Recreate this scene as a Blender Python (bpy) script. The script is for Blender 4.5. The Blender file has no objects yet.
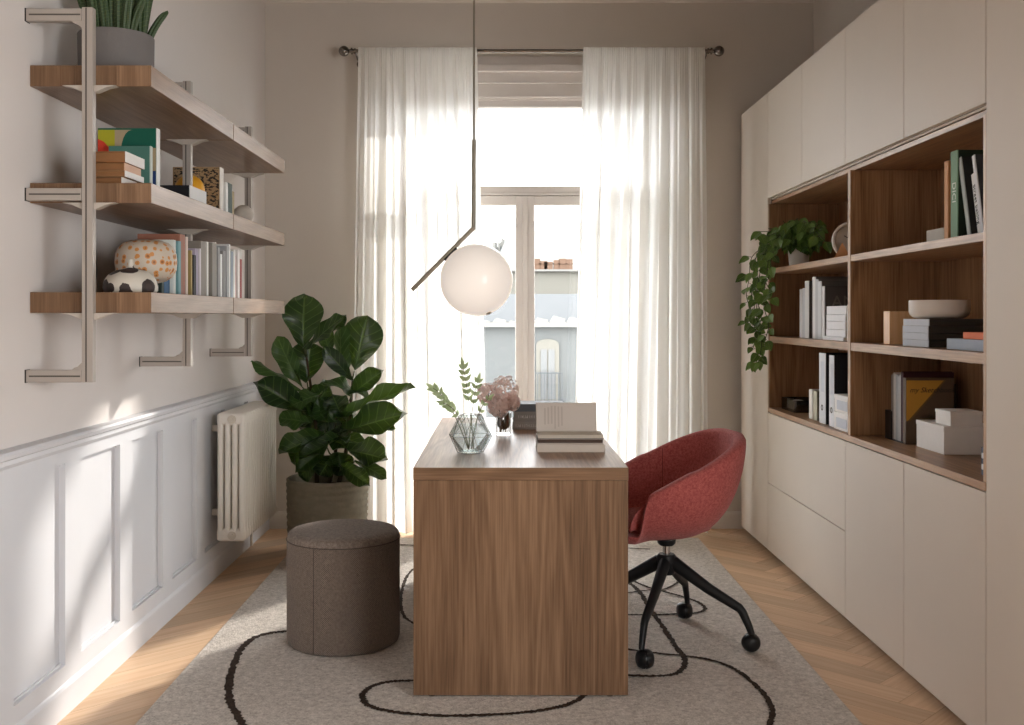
import bpy, bmesh, math, random
from mathutils import Vector, Matrix, Euler
R = random.Random(7)
PI = math.pi
sc = bpy.context.scene
COL = sc.collection

# ------------------------------------------------------------------ camera / measuring
F, CX, CY, CH = 1030.0, 502.0, 315.0, 1.246
def P(px, py, Z):
    """picture point at distance Z (used only to measure real positions)"""
    return Vector(((px - CX) * Z / F, Z, CH - (py - CY) * Z / F))
def ZX(px, X):
    return F * X / (px - CX)
def FL(px, py):
    Z = F * CH / (py - CY)
    return ((px - CX) * Z / F, Z)

cd = bpy.data.cameras.new('camera')
cam = bpy.data.objects.new('camera', cd); COL.objects.link(cam)
cam.location = (0, 0, CH); cam.rotation_euler = (PI / 2, 0, 0)
cd.sensor_width = 36; cd.lens = 36 * F / 1024
cd.shift_x = 10 / 1024; cd.shift_y = -47.5 / 1024
cd.clip_start = .05; cd.clip_end = 600
sc.camera = cam

# ------------------------------------------------------------------ materials
def srgb(*c):
    if len(c) == 1: c = c[0]
    o = []
    for v in c:
        v = v / 255
        o.append(v / 12.92 if v <= .04045 else ((v + .055) / 1.055) ** 2.4)
    return (*o, 1)
MATS = {}
def newmat(name):
    m = bpy.data.materials.new(name); m.use_nodes = True
    nt = m.node_tree
    return m, nt, nt.nodes['Principled BSDF']
def N(nt, t, **k):
    n = nt.nodes.new(t)
    for a, v in k.items():
        if hasattr(n, a): setattr(n, a, v)
        else: n.inputs[a.replace('_', ' ')].default_value = v
    return n
def plain(name, col, rough=.6, metal=0, spec=.4, bump=0, bscale=200, var=0, vscale=8, coat=0):
    """simple procedural material: colour with faint noise variation, noise bump"""
    if name in MATS: return MATS[name]
    m, nt, b = newmat(name)
    c = srgb(col)
    b.inputs['Base Color'].default_value = c
    b.inputs['Roughness'].default_value = rough
    b.inputs['Metallic'].default_value = metal
    b.inputs['Specular IOR Level'].default_value = spec
    b.inputs['Coat Weight'].default_value = coat
    tc = N(nt, 'ShaderNodeTexCoord')
    n = N(nt, 'ShaderNodeTexNoise'); n.inputs['Scale'].default_value = vscale; n.inputs['Detail'].default_value = 4
    nt.links.new(tc.outputs['Object'], n.inputs['Vector'])
    mx = N(nt, 'ShaderNodeMix', data_type='RGBA')
    v = max(var, .015)
    mx.inputs[6].default_value = (c[0] * (1 - v), c[1] * (1 - v), c[2] * (1 - v), 1)
    mx.inputs[7].default_value = (min(1, c[0] * (1 + v)), min(1, c[1] * (1 + v)), min(1, c[2] * (1 + v)), 1)
    nt.links.new(n.outputs['Fac'], mx.inputs[0]); nt.links.new(mx.outputs[2], b.inputs['Base Color'])
    if bump:
        n2 = N(nt, 'ShaderNodeTexNoise'); n2.inputs['Scale'].default_value = bscale; n2.inputs['Detail'].default_value = 3
        nt.links.new(tc.outputs['Object'], n2.inputs['Vector'])
        bp = N(nt, 'ShaderNodeBump'); bp.inputs['Strength'].default_value = bump; bp.inputs['Distance'].default_value = .01
        nt.links.new(n2.outputs['Fac'], bp.inputs['Height']); nt.links.new(bp.outputs[0], b.inputs['Normal'])
    MATS[name] = m
    return m
def wood(name, axis, dark, mid, light, rough=.36, scale=1.0):
    if name in MATS: return MATS[name]
    m, nt, b = newmat(name)
    tc = N(nt, 'ShaderNodeTexCoord')
    def mapped(across, along, loc=0):
        mp = N(nt, 'ShaderNodeMapping')
        s = [across * scale] * 3; s['xyz'.index(axis)] = along * scale
        mp.inputs['Scale'].default_value = s
        mp.inputs['Location'].default_value = (loc, loc * 1.3, loc * .7)
        nt.links.new(tc.outputs['Object'], mp.inputs['Vector'])
        return mp
    m1 = mapped(5.5, .5)
    n1 = N(nt, 'ShaderNodeTexNoise'); n1.inputs['Scale'].default_value = 1; n1.inputs['Detail'].default_value = 2; n1.inputs['Distortion'].default_value = .6
    nt.links.new(m1.outputs[0], n1.inputs['Vector'])
    # cathedral rings: sine of a stretched noise
    ml = N(nt, 'ShaderNodeMath', operation='MULTIPLY'); ml.inputs[1].default_value = 62
    nt.links.new(n1.outputs['Fac'], ml.inputs[0])
    sn = N(nt, 'ShaderNodeMath', operation='SINE'); nt.links.new(ml.outputs[0], sn.inputs[0])
    m2 = mapped(170, 5, 3)
    n2 = N(nt, 'ShaderNodeTexNoise'); n2.inputs['Scale'].default_value = 1; n2.inputs['Detail'].default_value = 4
    nt.links.new(m2.outputs[0], n2.inputs['Vector'])
    m3 = mapped(3.2, .35, 9)
    n3 = N(nt, 'ShaderNodeTexNoise'); n3.inputs['Scale'].default_value = 1; n3.inputs['Detail'].default_value = 3
    nt.links.new(m3.outputs[0], n3.inputs['Vector'])
    a1 = N(nt, 'ShaderNodeMath', operation='MULTIPLY_ADD'); a1.inputs[1].default_value = .07
    nt.links.new(sn.outputs[0], a1.inputs[0])
    a2 = N(nt, 'ShaderNodeMath', operation='MULTIPLY_ADD'); a2.inputs[1].default_value = .66
    nt.links.new(n2.outputs['Fac'], a2.inputs[0]); nt.links.new(a1.outputs[0], a2.inputs[2])
    a3 = N(nt, 'ShaderNodeMath', operation='MULTIPLY_ADD'); a3.inputs[1].default_value = .55; a3.inputs[2].default_value = -.1
    nt.links.new(n3.outputs['Fac'], a3.inputs[0]); nt.links.new(a3.outputs[0], a1.inputs[2])
    rp = N(nt, 'ShaderNodeValToRGB')
    e = rp.color_ramp.elements
    e[0].position = .22; e[0].color = srgb(dark); e[1].position = .82; e[1].color = srgb(light)
    k = e.new(.52); k.color = srgb(mid)
    nt.links.new(a2.outputs[0], rp.inputs[0]); nt.links.new(rp.outputs[0], b.inputs['Base Color'])
    b.inputs['Roughness'].default_value = rough
    b.inputs['Specular IOR Level'].default_value = .5; b.inputs['Specular Tint'].default_value = (1, .77, .6, 1)
    bp = N(nt, 'ShaderNodeBump'); bp.inputs['Strength'].default_value = .12; bp.inputs['Distance'].default_value = .004
    nt.links.new(n2.outputs['Fac'], bp.inputs['Height']); nt.links.new(bp.outputs[0], b.inputs['Normal'])
    MATS[name] = m
    return m
WD = ((80, 59, 43), (119, 92, 70), (150, 120, 94))
WX = wood('walnut grain across', 'x', *WD); WY = wood('walnut grain deep', 'y', *WD); WZ = wood('walnut grain upright', 'z', *WD)

def fabric(name, c1, c2, scale, bump=.4, rough=.95, sheen=.06):
    if name in MATS: return MATS[name]
    m, nt, b = newmat(name)
    tc = N(nt, 'ShaderNodeTexCoord')
    n1 = N(nt, 'ShaderNodeTexNoise'); n1.inputs['Scale'].default_value = scale; n1.inputs['Detail'].default_value = 3
    nt.links.new(tc.outputs['Object'], n1.inputs['Vector'])
    n2 = N(nt, 'ShaderNodeTexNoise'); n2.inputs['Scale'].default_value = scale / 3; n2.inputs['Detail'].default_value = 5
    nt.links.new(tc.outputs['Object'], n2.inputs['Vector'])
    ad = N(nt, 'ShaderNodeMath', operation='ADD'); nt.links.new(n1.outputs['Fac'], ad.inputs[0]); nt.links.new(n2.outputs['Fac'], ad.inputs[1])
    rp = N(nt, 'ShaderNodeMapRange'); rp.inputs[1].default_value = .7; rp.inputs[2].default_value = 1.3
    nt.links.new(ad.outputs[0], rp.inputs[0])
    mx = N(nt, 'ShaderNodeMix', data_type='RGBA'); mx.inputs[6].default_value = srgb(c1); mx.inputs[7].default_value = srgb(c2)
    nt.links.new(rp.outputs[0], mx.inputs[0]); nt.links.new(mx.outputs[2], b.inputs['Base Color'])
    b.inputs['Roughness'].default_value = rough; b.inputs['Sheen Weight'].default_value = sheen
    b.inputs['Specular IOR Level'].default_value = .2
    bp = N(nt, 'ShaderNodeBump'); bp.inputs['Strength'].default_value = bump; bp.inputs['Distance'].default_value = .006
    nt.links.new(n1.outputs['Fac'], bp.inputs['Height']); nt.links.new(bp.outputs[0], b.inputs['Normal'])
    MATS[name] = m
    return m
def weave(name, c1, c2, fx, fz):
    """ribbed cloth: two crossed wave patterns on a cylinder's angle and height"""
    m, nt, b = newmat(name)
    tc = N(nt, 'ShaderNodeTexCoord')
    sp = N(nt, 'ShaderNodeSeparateXYZ'); nt.links.new(tc.outputs['Object'], sp.inputs[0])
    at = N(nt, 'ShaderNodeMath', operation='ARCTAN2'); nt.links.new(sp.outputs[1], at.inputs[0]); nt.links.new(sp.outputs[0], at.inputs[1])
    def wv(src, f):
        q = N(nt, 'ShaderNodeMath', operation='MULTIPLY'); q.inputs[1].default_value = f; nt.links.new(src, q.inputs[0])
        s = N(nt, 'ShaderNodeMath', operation='SINE'); nt.links.new(q.outputs[0], s.inputs[0]); return s
    s1 = wv(at.outputs[0], fx); s2 = wv(sp.outputs[2], fz)
    ml = N(nt, 'ShaderNodeMath', operation='MULTIPLY'); nt.links.new(s1.outputs[0], ml.inputs[0]); nt.links.new(s2.outputs[0], ml.inputs[1])
    n2 = N(nt, 'ShaderNodeTexNoise'); n2.inputs['Scale'].default_value = 130; n2.inputs['Detail'].default_value = 4
    nt.links.new(tc.outputs['Object'], n2.inputs['Vector'])
    ad = N(nt, 'ShaderNodeMath', operation='MULTIPLY_ADD'); ad.inputs[1].default_value = .55
    nt.links.new(ml.outputs[0], ad.inputs[0]); nt.links.new(n2.outputs['Fac'], ad.inputs[2])
    mr = N(nt, 'ShaderNodeMapRange'); mr.inputs[1].default_value = .05; mr.inputs[2].default_value = .95; nt.links.new(ad.outputs[0], mr.inputs[0])
    mx = N(nt, 'ShaderNodeMix', data_type='RGBA'); mx.inputs[6].default_value = srgb(c1); mx.inputs[7].default_value = srgb(c2)
    nt.links.new(mr.outputs[0], mx.inputs[0]); nt.links.new(mx.outputs[2], b.inputs['Base Color'])
    b.inputs['Roughness'].default_value = .95; b.inputs['Specular IOR Level'].default_value = .15; b.inputs['Sheen Weight'].default_value = .2
    bp = N(nt, 'ShaderNodeBump'); bp.inputs['Strength'].default_value = .5; bp.inputs['Distance'].default_value = .004
    nt.links.new(ad.outputs[0], bp.inputs['Height']); nt.links.new(bp.outputs[0], b.inputs['Normal'])
    return m
def thin_glass(name, tint=(1, 1, 1, 1), refl=.06):
    m = bpy.data.materials.new(name); m.use_nodes = True; nt = m.node_tree; nt.nodes.clear()
    o = N(nt, 'ShaderNodeOutputMaterial'); t = N(nt, 'ShaderNodeBsdfTransparent'); g = N(nt, 'ShaderNodeBsdfGlossy')
    t.inputs[0].default_value = tint; g.inputs['Roughness'].default_value = .02
    f = N(nt, 'ShaderNodeLayerWeight'); f.inputs['Blend'].default_value = .25
    q = N(nt, 'ShaderNodeMath', operation='MULTIPLY_ADD'); q.inputs[1].default_value = .35; q.inputs[2].default_value = refl * .3
    nt.links.new(f.outputs['Fresnel'], q.inputs[0])
    mx = N(nt, 'ShaderNodeMixShader'); nt.links.new(q.outputs[0], mx.inputs[0]); nt.links.new(t.outputs[0], mx.inputs[1]); nt.links.new(g.outputs[0], mx.inputs[2])
    nt.links.new(mx.outputs[0], o.inputs[0])
    return m

M_wall = plain('wall paint greige', (206, 198, 189), .85, var=.015, bump=.03, bscale=120)
M_wallL = plain('wall paint pale', (216, 210, 206), .85, var=.012, bump=.03, bscale=120)
M_panel = plain('wainscot paint', (214, 215, 219), .5, spec=.35)
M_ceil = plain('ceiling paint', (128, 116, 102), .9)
M_frame = plain('window frame paint', (212, 206, 202), .5)
M_cab = plain('cabinet lacquer greige', (214, 204, 192), .5, spec=.3, var=.01)
M_cabin = plain('carcass darkened for gaps', (84, 78, 72), .7)  # body coloured dark so the gaps between doors read as shadow lines
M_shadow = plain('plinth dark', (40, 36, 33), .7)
M_alu = plain('brushed aluminium', (176, 168, 160), .5, metal=.2)
M_aludark = plain('aluminium groove', (95, 90, 86), .5, metal=.4)
M_black = plain('black metal', (26, 27, 29), .42, metal=.2)
M_blackp = plain('black plastic', (22, 23, 25), .35)
M_rad = plain('radiator enamel', (238, 233, 224), .35)
M_pewter = plain('pewter rod', (134, 128, 122), .25, metal=.85)
M_brass = plain('pale bronze tube', (150, 144, 130), .35, metal=.8)
M_chrome = plain('chrome', (190, 190, 192), .12, metal=1)
M_white = plain('white card', (235, 234, 232), .6)
M_page = plain('book pages', (222, 214, 200), .9, var=.05, vscale=300)
M_soil = plain('potting soil', (42, 32, 26), 1, bump=.8, bscale=90, var=.4, vscale=60)
M_concrete = plain('grey concrete', (112, 108, 106), .85, var=.12, vscale=14, bump=.1, bscale=80)
M_stem = plain('green stem', (74, 84, 48), .6)
M_bark = plain('brown stem', (72, 58, 42), .8)
M_glass = thin_glass('window glass')
M_orange = (226, 118, 72)

# herringbone floor
def floor_mat():
    m, nt, b = newmat('light oak parquet')
    g = N(nt, 'ShaderNodeNewGeometry')
    uv = N(nt, 'ShaderNodeUVMap')
    mp = N(nt, 'ShaderNodeMapping'); mp.inputs['Scale'].default_value = (1.5, 40, 1)
    cm = N(nt, 'ShaderNodeCombineXYZ'); q = N(nt, 'ShaderNodeMath', operation='MULTIPLY'); q.inputs[1].default_value = 57
    nt.links.new(g.outputs['Random Per Island'], q.inputs[0]); nt.links.new(q.outputs[0], cm.inputs[0]); nt.links.new(q.outputs[0], cm.inputs[1])
    nt.links.new(uv.outputs[0], mp.inputs['Vector']); nt.links.new(cm.outputs[0], mp.inputs['Location'])
    n = N(nt, 'ShaderNodeTexNoise'); n.inputs['Scale'].default_value = 1.4; n.inputs['Detail'].default_value = 4; n.inputs['Distortion'].default_value = .5
    nt.links.new(mp.outputs[0], n.inputs['Vector'])
    rp = N(nt, 'ShaderNodeValToRGB'); e = rp.color_ramp.elements
    e[0].position = .25; e[0].color = srgb(200, 164, 130); e[1].position = .8; e[1].color = srgb(226, 196, 164)
    nt.links.new(n.outputs['Fac'], rp.inputs[0])
    rv = N(nt, 'ShaderNodeMapRange'); rv.inputs[3].default_value = .8; rv.inputs[4].default_value = 1.12
    nt.links.new(g.outputs['Random Per Island'], rv.inputs[0])
    hs = N(nt, 'ShaderNodeHueSaturation'); nt.links.new(rp.outputs[0], hs.inputs['Color']); nt.links.new(rv.outputs[0], hs.inputs['Value'])
    nt.links.new(hs.outputs[0], b.inputs['Base Color'])
    b.inputs['Roughness'].default_value = .5; b.inputs['Specular IOR Level'].default_value = .3
    bp = N(nt, 'ShaderNodeBump'); bp.inputs['Strength'].default_value = .06; bp.inputs['Distance'].default_value = .003
    nt.links.new(n.outputs['Fac'], bp.inputs['Height']); nt.links.new(bp.outputs[0], b.inputs['Normal'])
    return m

def sheer(name):
    m = bpy.data.materials.new(name); m.use_nodes = True; nt = m.node_tree; nt.nodes.clear()
    o = N(nt, 'ShaderNodeOutputMaterial')
    tc = N(nt, 'ShaderNodeTexCoord')
    mp = N(nt, 'ShaderNodeMapping'); mp.inputs['Scale'].default_value = (60, 60, 420); nt.links.new(tc.outputs['Object'], mp.inputs[0])
    n = N(nt, 'ShaderNodeTexNoise'); n.inputs['Scale'].default_value = 1; n.inputs['Detail'].default_value = 3; nt.links.new(mp.outputs[0], n.inputs['Vector'])
    t = N(nt, 'ShaderNodeBsdfTransparent'); d = N(nt, 'ShaderNodeBsdfDiffuse'); l = N(nt, 'ShaderNodeBsdfTranslucent')
    d.inputs[0].default_value = srgb(240, 236, 228); l.inputs[0].default_value = srgb(240, 240, 238)
    a = N(nt, 'ShaderNodeMixShader'); a.inputs[0].default_value = .5
    nt.links.new(d.outputs[0], a.inputs[1]); nt.links.new(l.outputs[0], a.inputs[2])
    mr = N(nt, 'ShaderNodeMapRange'); mr.inputs[1].default_value = .3; mr.inputs[2].default_value = .7; mr.inputs[3].default_value = .978; mr.inputs[4].default_value = .996
    nt.links.new(n.outputs['Fac'], mr.inputs[0])
    x = N(nt, 'ShaderNodeMixShader'); nt.links.new(mr.outputs[0], x.inputs[0]); nt.links.new(t.outputs[0], x.inputs[1]); nt.links.new(a.outputs[0], x.inputs[2])
    nt.links.new(x.outputs[0], o.inputs[0])
    return m

def leaf_mat(name, c1, c2, vein, rough=.3, trans=.12, tcol=(120, 150, 50)):
    m, nt, b = newmat(name)
    uv = N(nt, 'ShaderNodeUVMap'); sp = N(nt, 'ShaderNodeSeparateXYZ'); nt.links.new(uv.outputs[0], sp.inputs[0])
    ab = N(nt, 'ShaderNodeMath', operation='ABSOLUTE'); nt.links.new(sp.outputs[0], ab.inputs[0])
    ph = N(nt, 'ShaderNodeMath', operation='MULTIPLY_ADD'); ph.inputs[1].default_value = -.22
    nt.links.new(ab.outputs[0], ph.inputs[0]); nt.links.new(sp.outputs[1], ph.inputs[2])
    ml = N(nt, 'ShaderNodeMath', operation='MULTIPLY'); ml.inputs[1].default_value = 44; nt.links.new(ph.outputs[0], ml.inputs[0])
    sn = N(nt, 'ShaderNodeMath', operation='SINE'); nt.links.new(ml.outputs[0], sn.inputs[0])
    v1 = N(nt, 'ShaderNodeMapRange'); v1.inputs[1].default_value = .9; v1.inputs[2].default_value = 1.0; nt.links.new(sn.outputs[0], v1.inputs[0])
    v2 = N(nt, 'ShaderNodeMapRange'); v2.inputs[1].default_value = .07; v2.inputs[2].default_value = .02; nt.links.new(ab.outputs[0], v2.inputs[0])
    mxv = N(nt, 'ShaderNodeMath', operation='MAXIMUM'); nt.links.new(v1.outputs[0], mxv.inputs[0]); nt.links.new(v2.outputs[0], mxv.inputs[1])
    g = N(nt, 'ShaderNodeNewGeometry')
    c = N(nt, 'ShaderNodeMix', data_type='RGBA'); c.inputs[6].default_value = srgb(c1); c.inputs[7].default_value = srgb(c2)
    nt.links.new(g.outputs['Random Per Island'], c.inputs[0])
    k = N(nt, 'ShaderNodeMath', operation='MULTIPLY'); k.inputs[1].default_value = .55; nt.links.new(mxv.outputs[0], k.inputs[0])
    c3 = N(nt, 'ShaderNodeMix', data_type='RGBA'); c3.inputs[7].default_value = srgb(vein)
    nt.links.new(k.outputs[0], c3.inputs[0]); nt.links.new(c.outputs[2], c3.inputs[6])
    nt.links.new(c3.outputs[2], b.inputs['Base Color'])
    b.inputs['Roughness'].default_value = rough
    bp = N(nt, 'ShaderNodeBump'); bp.inputs['Strength'].default_value = .4; bp.inputs['Distance'].default_value = .004; bp.invert = True
    nt.links.new(mxv.outputs[0], bp.inputs['Height']); nt.links.new(bp.outputs[0], b.inputs['Normal'])
    tr = N(nt, 'ShaderNodeBsdfTranslucent'); tr.inputs[0].default_value = srgb(tcol)
    ms = N(nt, 'ShaderNodeMixShader'); ms.inputs[0].default_value = trans
    o = nt.nodes['Material Output']
    nt.links.new(b.outputs[0], ms.inputs[1]); nt.links.new(tr.outputs[0], ms.inputs[2]); nt.links.new(ms.outputs[0], o.inputs[0])
    return m

# ------------------------------------------------------------------ object helpers
def empty(name, label=None, cat=None, loc=(0, 0, 0), rz=0, group=None):
    o = bpy.data.objects.new(name, None); COL.objects.link(o)
    o.location = loc; o.rotation_euler = (0, 0, rz); o.empty_display_size = .05
    if label: tag(o, label, cat, group)
    return o
def tag(o, label, cat=None, group=None, kind=None):
    o['label'] = label
    if cat: o['category'] = cat
    if group: o['group'] = group
    if kind: o['kind'] = kind
    return o
def struct(o):
    o['kind'] = 'structure'
    return o
def copy_tree(o, parent=None):
    c = o.copy(); COL.objects.link(c)
    if parent: c.parent = parent
    for ch in list(o.children): copy_tree(ch, c)
    return c

class MB:
    """collects shapes into one mesh"""
    def __init__(s): s.bm = bmesh.new(); s.uv = s.bm.loops.layers.uv.new('UVMap'); s.mi = 0
    def _t(s, vs, M):
        if M is not None: bmesh.ops.transform(s.bm, matrix=M, verts=vs)
    def faces_of(s, vs):
        f = set()
        for v in vs: f.update(v.link_faces)
        return list(f)
    def fin(s, vs, M=None):
        s._t(vs, M)
        for f in s.faces_of(vs): f.material_index = s.mi
        return vs
    def box(s, x0, y0, z0, x1, y1, z1, bev=0, seg=2, M=None):
        r = bmesh.ops.create_cube(s.bm, size=1)['verts']
        for v in r: v.co = Vector(((x0 + x1) / 2 + v.co.x * (x1 - x0), (y0 + y1) / 2 + v.co.y * (y1 - y0), (z0 + z1) / 2 + v.co.z * (z1 - z0)))
        if bev > 0:
            bev = min(bev, .49 * min(abs(x1 - x0), abs(y1 - y0), abs(z1 - z0)))
            es = set()
            for v in r: es.update(v.link_edges)
            q = bmesh.ops.bevel(s.bm, geom=list(es), offset=bev, segments=seg, profile=.5, affect='EDGES')
            seen = set(q['verts'])
            # gather whole island
            st = list(seen)
            while st:
                v = st.pop()
                for e in v.link_edges:
                    w = e.other_vert(v)
                    if w not in seen: seen.add(w); st.append(w)
            r = list(seen)
        return s.fin(r, M)
    def poly(s, pts, M=None):
        vs = [s.bm.verts.new(p) for p in pts]; s.bm.faces.new(vs)
        return s.fin(vs, M)
    def prism(s, pts, a0, a1, axis='z', M=None):
        """2-D outline extruded along an axis. axis z: pts=(x,y); y: (x,z); x: (y,z)"""
        def mk(p, a):
            return {'z': (p[0], p[1], a), 'y': (p[0], a, p[1]), 'x': (a, p[0], p[1])}[axis]
        A = [s.bm.verts.new(mk(p, a0)) for p in pts]; B = [s.bm.verts.new(mk(p, a1)) for p in pts]
        n = len(pts); fs = [s.bm.faces.new(A[::-1]), s.bm.faces.new(B)]
        for i in range(n): fs.append(s.bm.faces.new((A[i], A[(i + 1) % n], B[(i + 1) % n], B[i])))
        bmesh.ops.recalc_face_normals(s.bm, faces=fs)
        return s.fin(A + B, M)
    def lathe(s, prof, seg=40, c=(0, 0), M=None, sx=1, sy=1, cap0=True, cap1=True):
        rings = []
        allv = []
        for r, z in prof:
            if r < 1e-6:
                v = [s.bm.verts.new((c[0], c[1], z))]
            else:
                v = [s.bm.verts.new((c[0] + r * sx * math.cos(2 * PI * i / seg), c[1] + r * sy * math.sin(2 * PI * i / seg), z)) for i in range(seg)]
            rings.append(v); allv += v
        for a, b in zip(rings, rings[1:]):
            for i in range(seg):
                j = (i + 1) % seg
                if len(a) == 1 and len(b) == 1: continue
                if len(a) == 1: s.bm.faces.new((a[0], b[j], b[i]))
                elif len(b) == 1: s.bm.faces.new((a[i], a[j], b[0]))
                else: s.bm.faces.new((a[i], a[j], b[j], b[i]))
        if cap0 and len(rings[0]) > 1: s.bm.faces.new(rings[0][::-1])
        if cap1 and len(rings[-1]) > 1: s.bm.faces.new(rings[-1])
        return s.fin(allv, M)
    def tube(s, pts, rad, seg=10, closed=False, cap=True, M=None, squash=None):
        pts = [Vector(p) for p in pts]
        n = len(pts)
        rr = rad if isinstance(rad, (list, tuple)) else [rad] * n
        rings = []; allv = []
        up = None
        for i, p in enumerate(pts):
            if closed: t = pts[(i + 1) % n] - pts[i - 1]
            else: t = pts[min(i + 1, n - 1)] - pts[max(i - 1, 0)]
            t.normalize()
            if up is None:
                up = Vector((0, 0, 1)) if abs(t.z) < .9 else Vector((1, 0, 0))
            a = t.cross(up)
            if a.length < 1e-4: a = t.cross(Vector((0, 1, 0)))
            a.normalize(); b = a.cross(t).normalized(); up = b
            ring = []
            for k in range(seg):
                an = 2 * PI * k / seg
                sq = squash or (1, 1)
                ring.append(s.bm.verts.new(p + rr[i] * (a * math.cos(an) * sq[0] + b * math.sin(an) * sq[1])))
            rings.append(ring); allv += ring
        rng = range(n) if closed else range(n - 1)
        for i in rng:
            A = rings[i]; B = rings[(i + 1) % n]
            for k in range(seg):
                s.bm.faces.new((A[k], A[(k + 1) % seg], B[(k + 1) % seg], B[k]))
        if cap and not closed:
            s.bm.faces.new(rings[0][::-1]); s.bm.faces.new(rings[-1])
        return s.fin(allv, M)
    def sphere(s, c, r, u=24, v=14, sc3=(1, 1, 1), M=None):
        q = bmesh.ops.create_uvsphere(s.bm, u_segments=u, v_segments=v, radius=r)['verts']
        for w in q: w.co = Vector((c[0] + w.co.x * sc3[0], c[1] + w.co.y * sc3[1], c[2] + w.co.z * sc3[2]))
        return s.fin(q, M)
    def grid(s, fn, nu, nv, closeu=False, uvfn=None):
        g = [[s.bm.verts.new(fn(i / nu, j / nv)) for j in range(nv + 1)] for i in range(nu if closeu else nu + 1)]
        for i in range(nu):
            for j in range(nv):
                i2 = (i + 1) % len(g)
                f = s.bm.faces.new((g[i][j], g[i2][j], g[i2][j + 1], g[i][j + 1]))
                f.material_index = s.mi
                if uvfn:
                    for lp, (a, b) in zip(f.loops, ((i, j), (i + 1, j), (i + 1, j + 1), (i, j + 1))):
                        lp[s.uv].uv = uvfn(a / nu, b / nv)
        return [v for r in g for v in r]
    def build(s, name, mats, parent=None, smooth=False, angle=None, recalc=False):
        if recalc: bmesh.ops.recalc_face_normals(s.bm, faces=s.bm.faces[:])
        me = bpy.data.meshes.new(name); s.bm.to_mesh(me); s.bm.free()
        for m in (mats if isinstance(mats, (list, tuple)) else [mats]): me.materials.append(m)
        if smooth:
            me.polygons.foreach_set('use_smooth', [True] * len(me.polygons))
            if angle: me.set_sharp_from_angle(angle=math.radians(angle))
        o = bpy.data.objects.new(name, me); COL.objects.link(o)
        if parent: o.parent = parent
        if smooth and angle and angle <= 45:
            wn = o.modifiers.new('weighted', 'WEIGHTED_NORMAL'); wn.keep_sharp = True
        return o
def grain(o, mat):
    """another grain direction on the faces that look along y (edge banding)"""
    o.data.materials.append(mat); k = len(o.data.materials) - 1
    for p in o.data.polygons:
        if abs(p.normal.y) > .9: p.material_index = k
    return o
def box_obj(name, mat, b, parent=None, bev=.0015, **k):
    m = MB(); m.box(*b, bev=bev, seg=2)
    return m.build(name, mat, parent, smooth=bev > 0, angle=40)
def local(parent):
    """world -> parent's frame for a simple placed Empty without rotation"""
    return -Vector(parent.location)
def text(body, size, M, mat, name='lettering', parent=None, shear=0, ext=.0004, align='CENTER'):
    cu = bpy.data.curves.new('t', 'FONT'); cu.body = body; cu.size = size; cu.align_x = align; cu.align_y = 'CENTER'
    cu.extrude = ext; cu.shear = shear; cu.resolution_u = 3
    tmp = bpy.data.objects.new('t', cu); COL.objects.link(tmp)
    dg = bpy.context.evaluated_depsgraph_get(); dg.update()
    me = bpy.data.meshes.new_from_object(tmp.evaluated_get(dg))
    bpy.data.objects.remove(tmp); bpy.data.curves.remove(cu)
    me.transform(M); me.name = name
    me.materials.clear(); me.materials.append(mat)
    o = bpy.data.objects.new(name, me); COL.objects.link(o)
    if parent: o.parent = parent
    return o

# ================================================================== ROOM
XL, XR, YB, YF, HC = -1.385, 1.82, 6.02, -1.6, 3.3
OX0, OX1, OZ1 = -.64, .91, 2.79            # opening of the french window
# floor
m = MB()
W_, n_ = .12, 4
def clipbox(bm, x0, x1, y0, y1):
    for co, no in (((x0, 0, 0), (-1, 0, 0)), ((x1, 0, 0), (1, 0, 0)), ((0, y0, 0), (0, -1, 0)), ((0, y1, 0), (0, 1, 0))):
        bmesh.ops.bisect_plane(bm, geom=bm.verts[:] + bm.edges[:] + bm.faces[:], plane_co=co, plane_no=no, clear_outer=True)
c45 = math.cos(PI / 4)
G = .0006
def plank(x0, y0, x1, y1, hor):
    cs = []
    for (x, y) in ((x0 + G / W_, y0 + G / W_), (x1 - G / W_, y0 + G / W_), (x1 - G / W_, y1 - G / W_), (x0 + G / W_, y1 - G / W_)):
        x *= W_; y *= W_
        cs.append(((x - y) * c45, (x + y) * c45))
    if max(c[0] for c in cs) < XL - .05 or min(c[0] for c in cs) > XR + .05: return
    if max(c[1] for c in cs) < YF or min(c[1] for c in cs) > YB + .3: return
    vs = [m.bm.verts.new((c[0], c[1], 0)) for c in cs]
    f = m.bm.faces.new(vs)
    L = (x1 - x0) * W_, (y1 - y0) * W_
    uv = [(0, 0), (L[0], 0), (L[0], L[1]), (0, L[1])] if hor else [(0, 0), (0, L[0]), (L[1], L[0]), (L[1], 0)]
    for lp, u in zip(f.loops, uv): lp[m.uv].uv = u
for a in range(-14, 15):
    for k in range(-90, 90):
        ox, oy = a * n_ + k, -a * n_ + k
        plank(ox, oy, ox + n_, oy + 1, True)
        plank(ox + n_, oy + 1 - n_, ox + n_ + 1, oy + 1, False)
clipbox(m.bm, XL, XR, YF, YB + .3)
m.mi = 1
m.poly([(XL, YF, -.002), (XR, YF, -.002), (XR, YB + .3, -.002), (XL, YB + .3, -.002)])
m.box(XL, YF, -.2, XR, YB + .3, -.004)
struct(m.build('floor', [floor_mat(), plain('floor joint', (150, 116, 86), .8)]))
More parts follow.
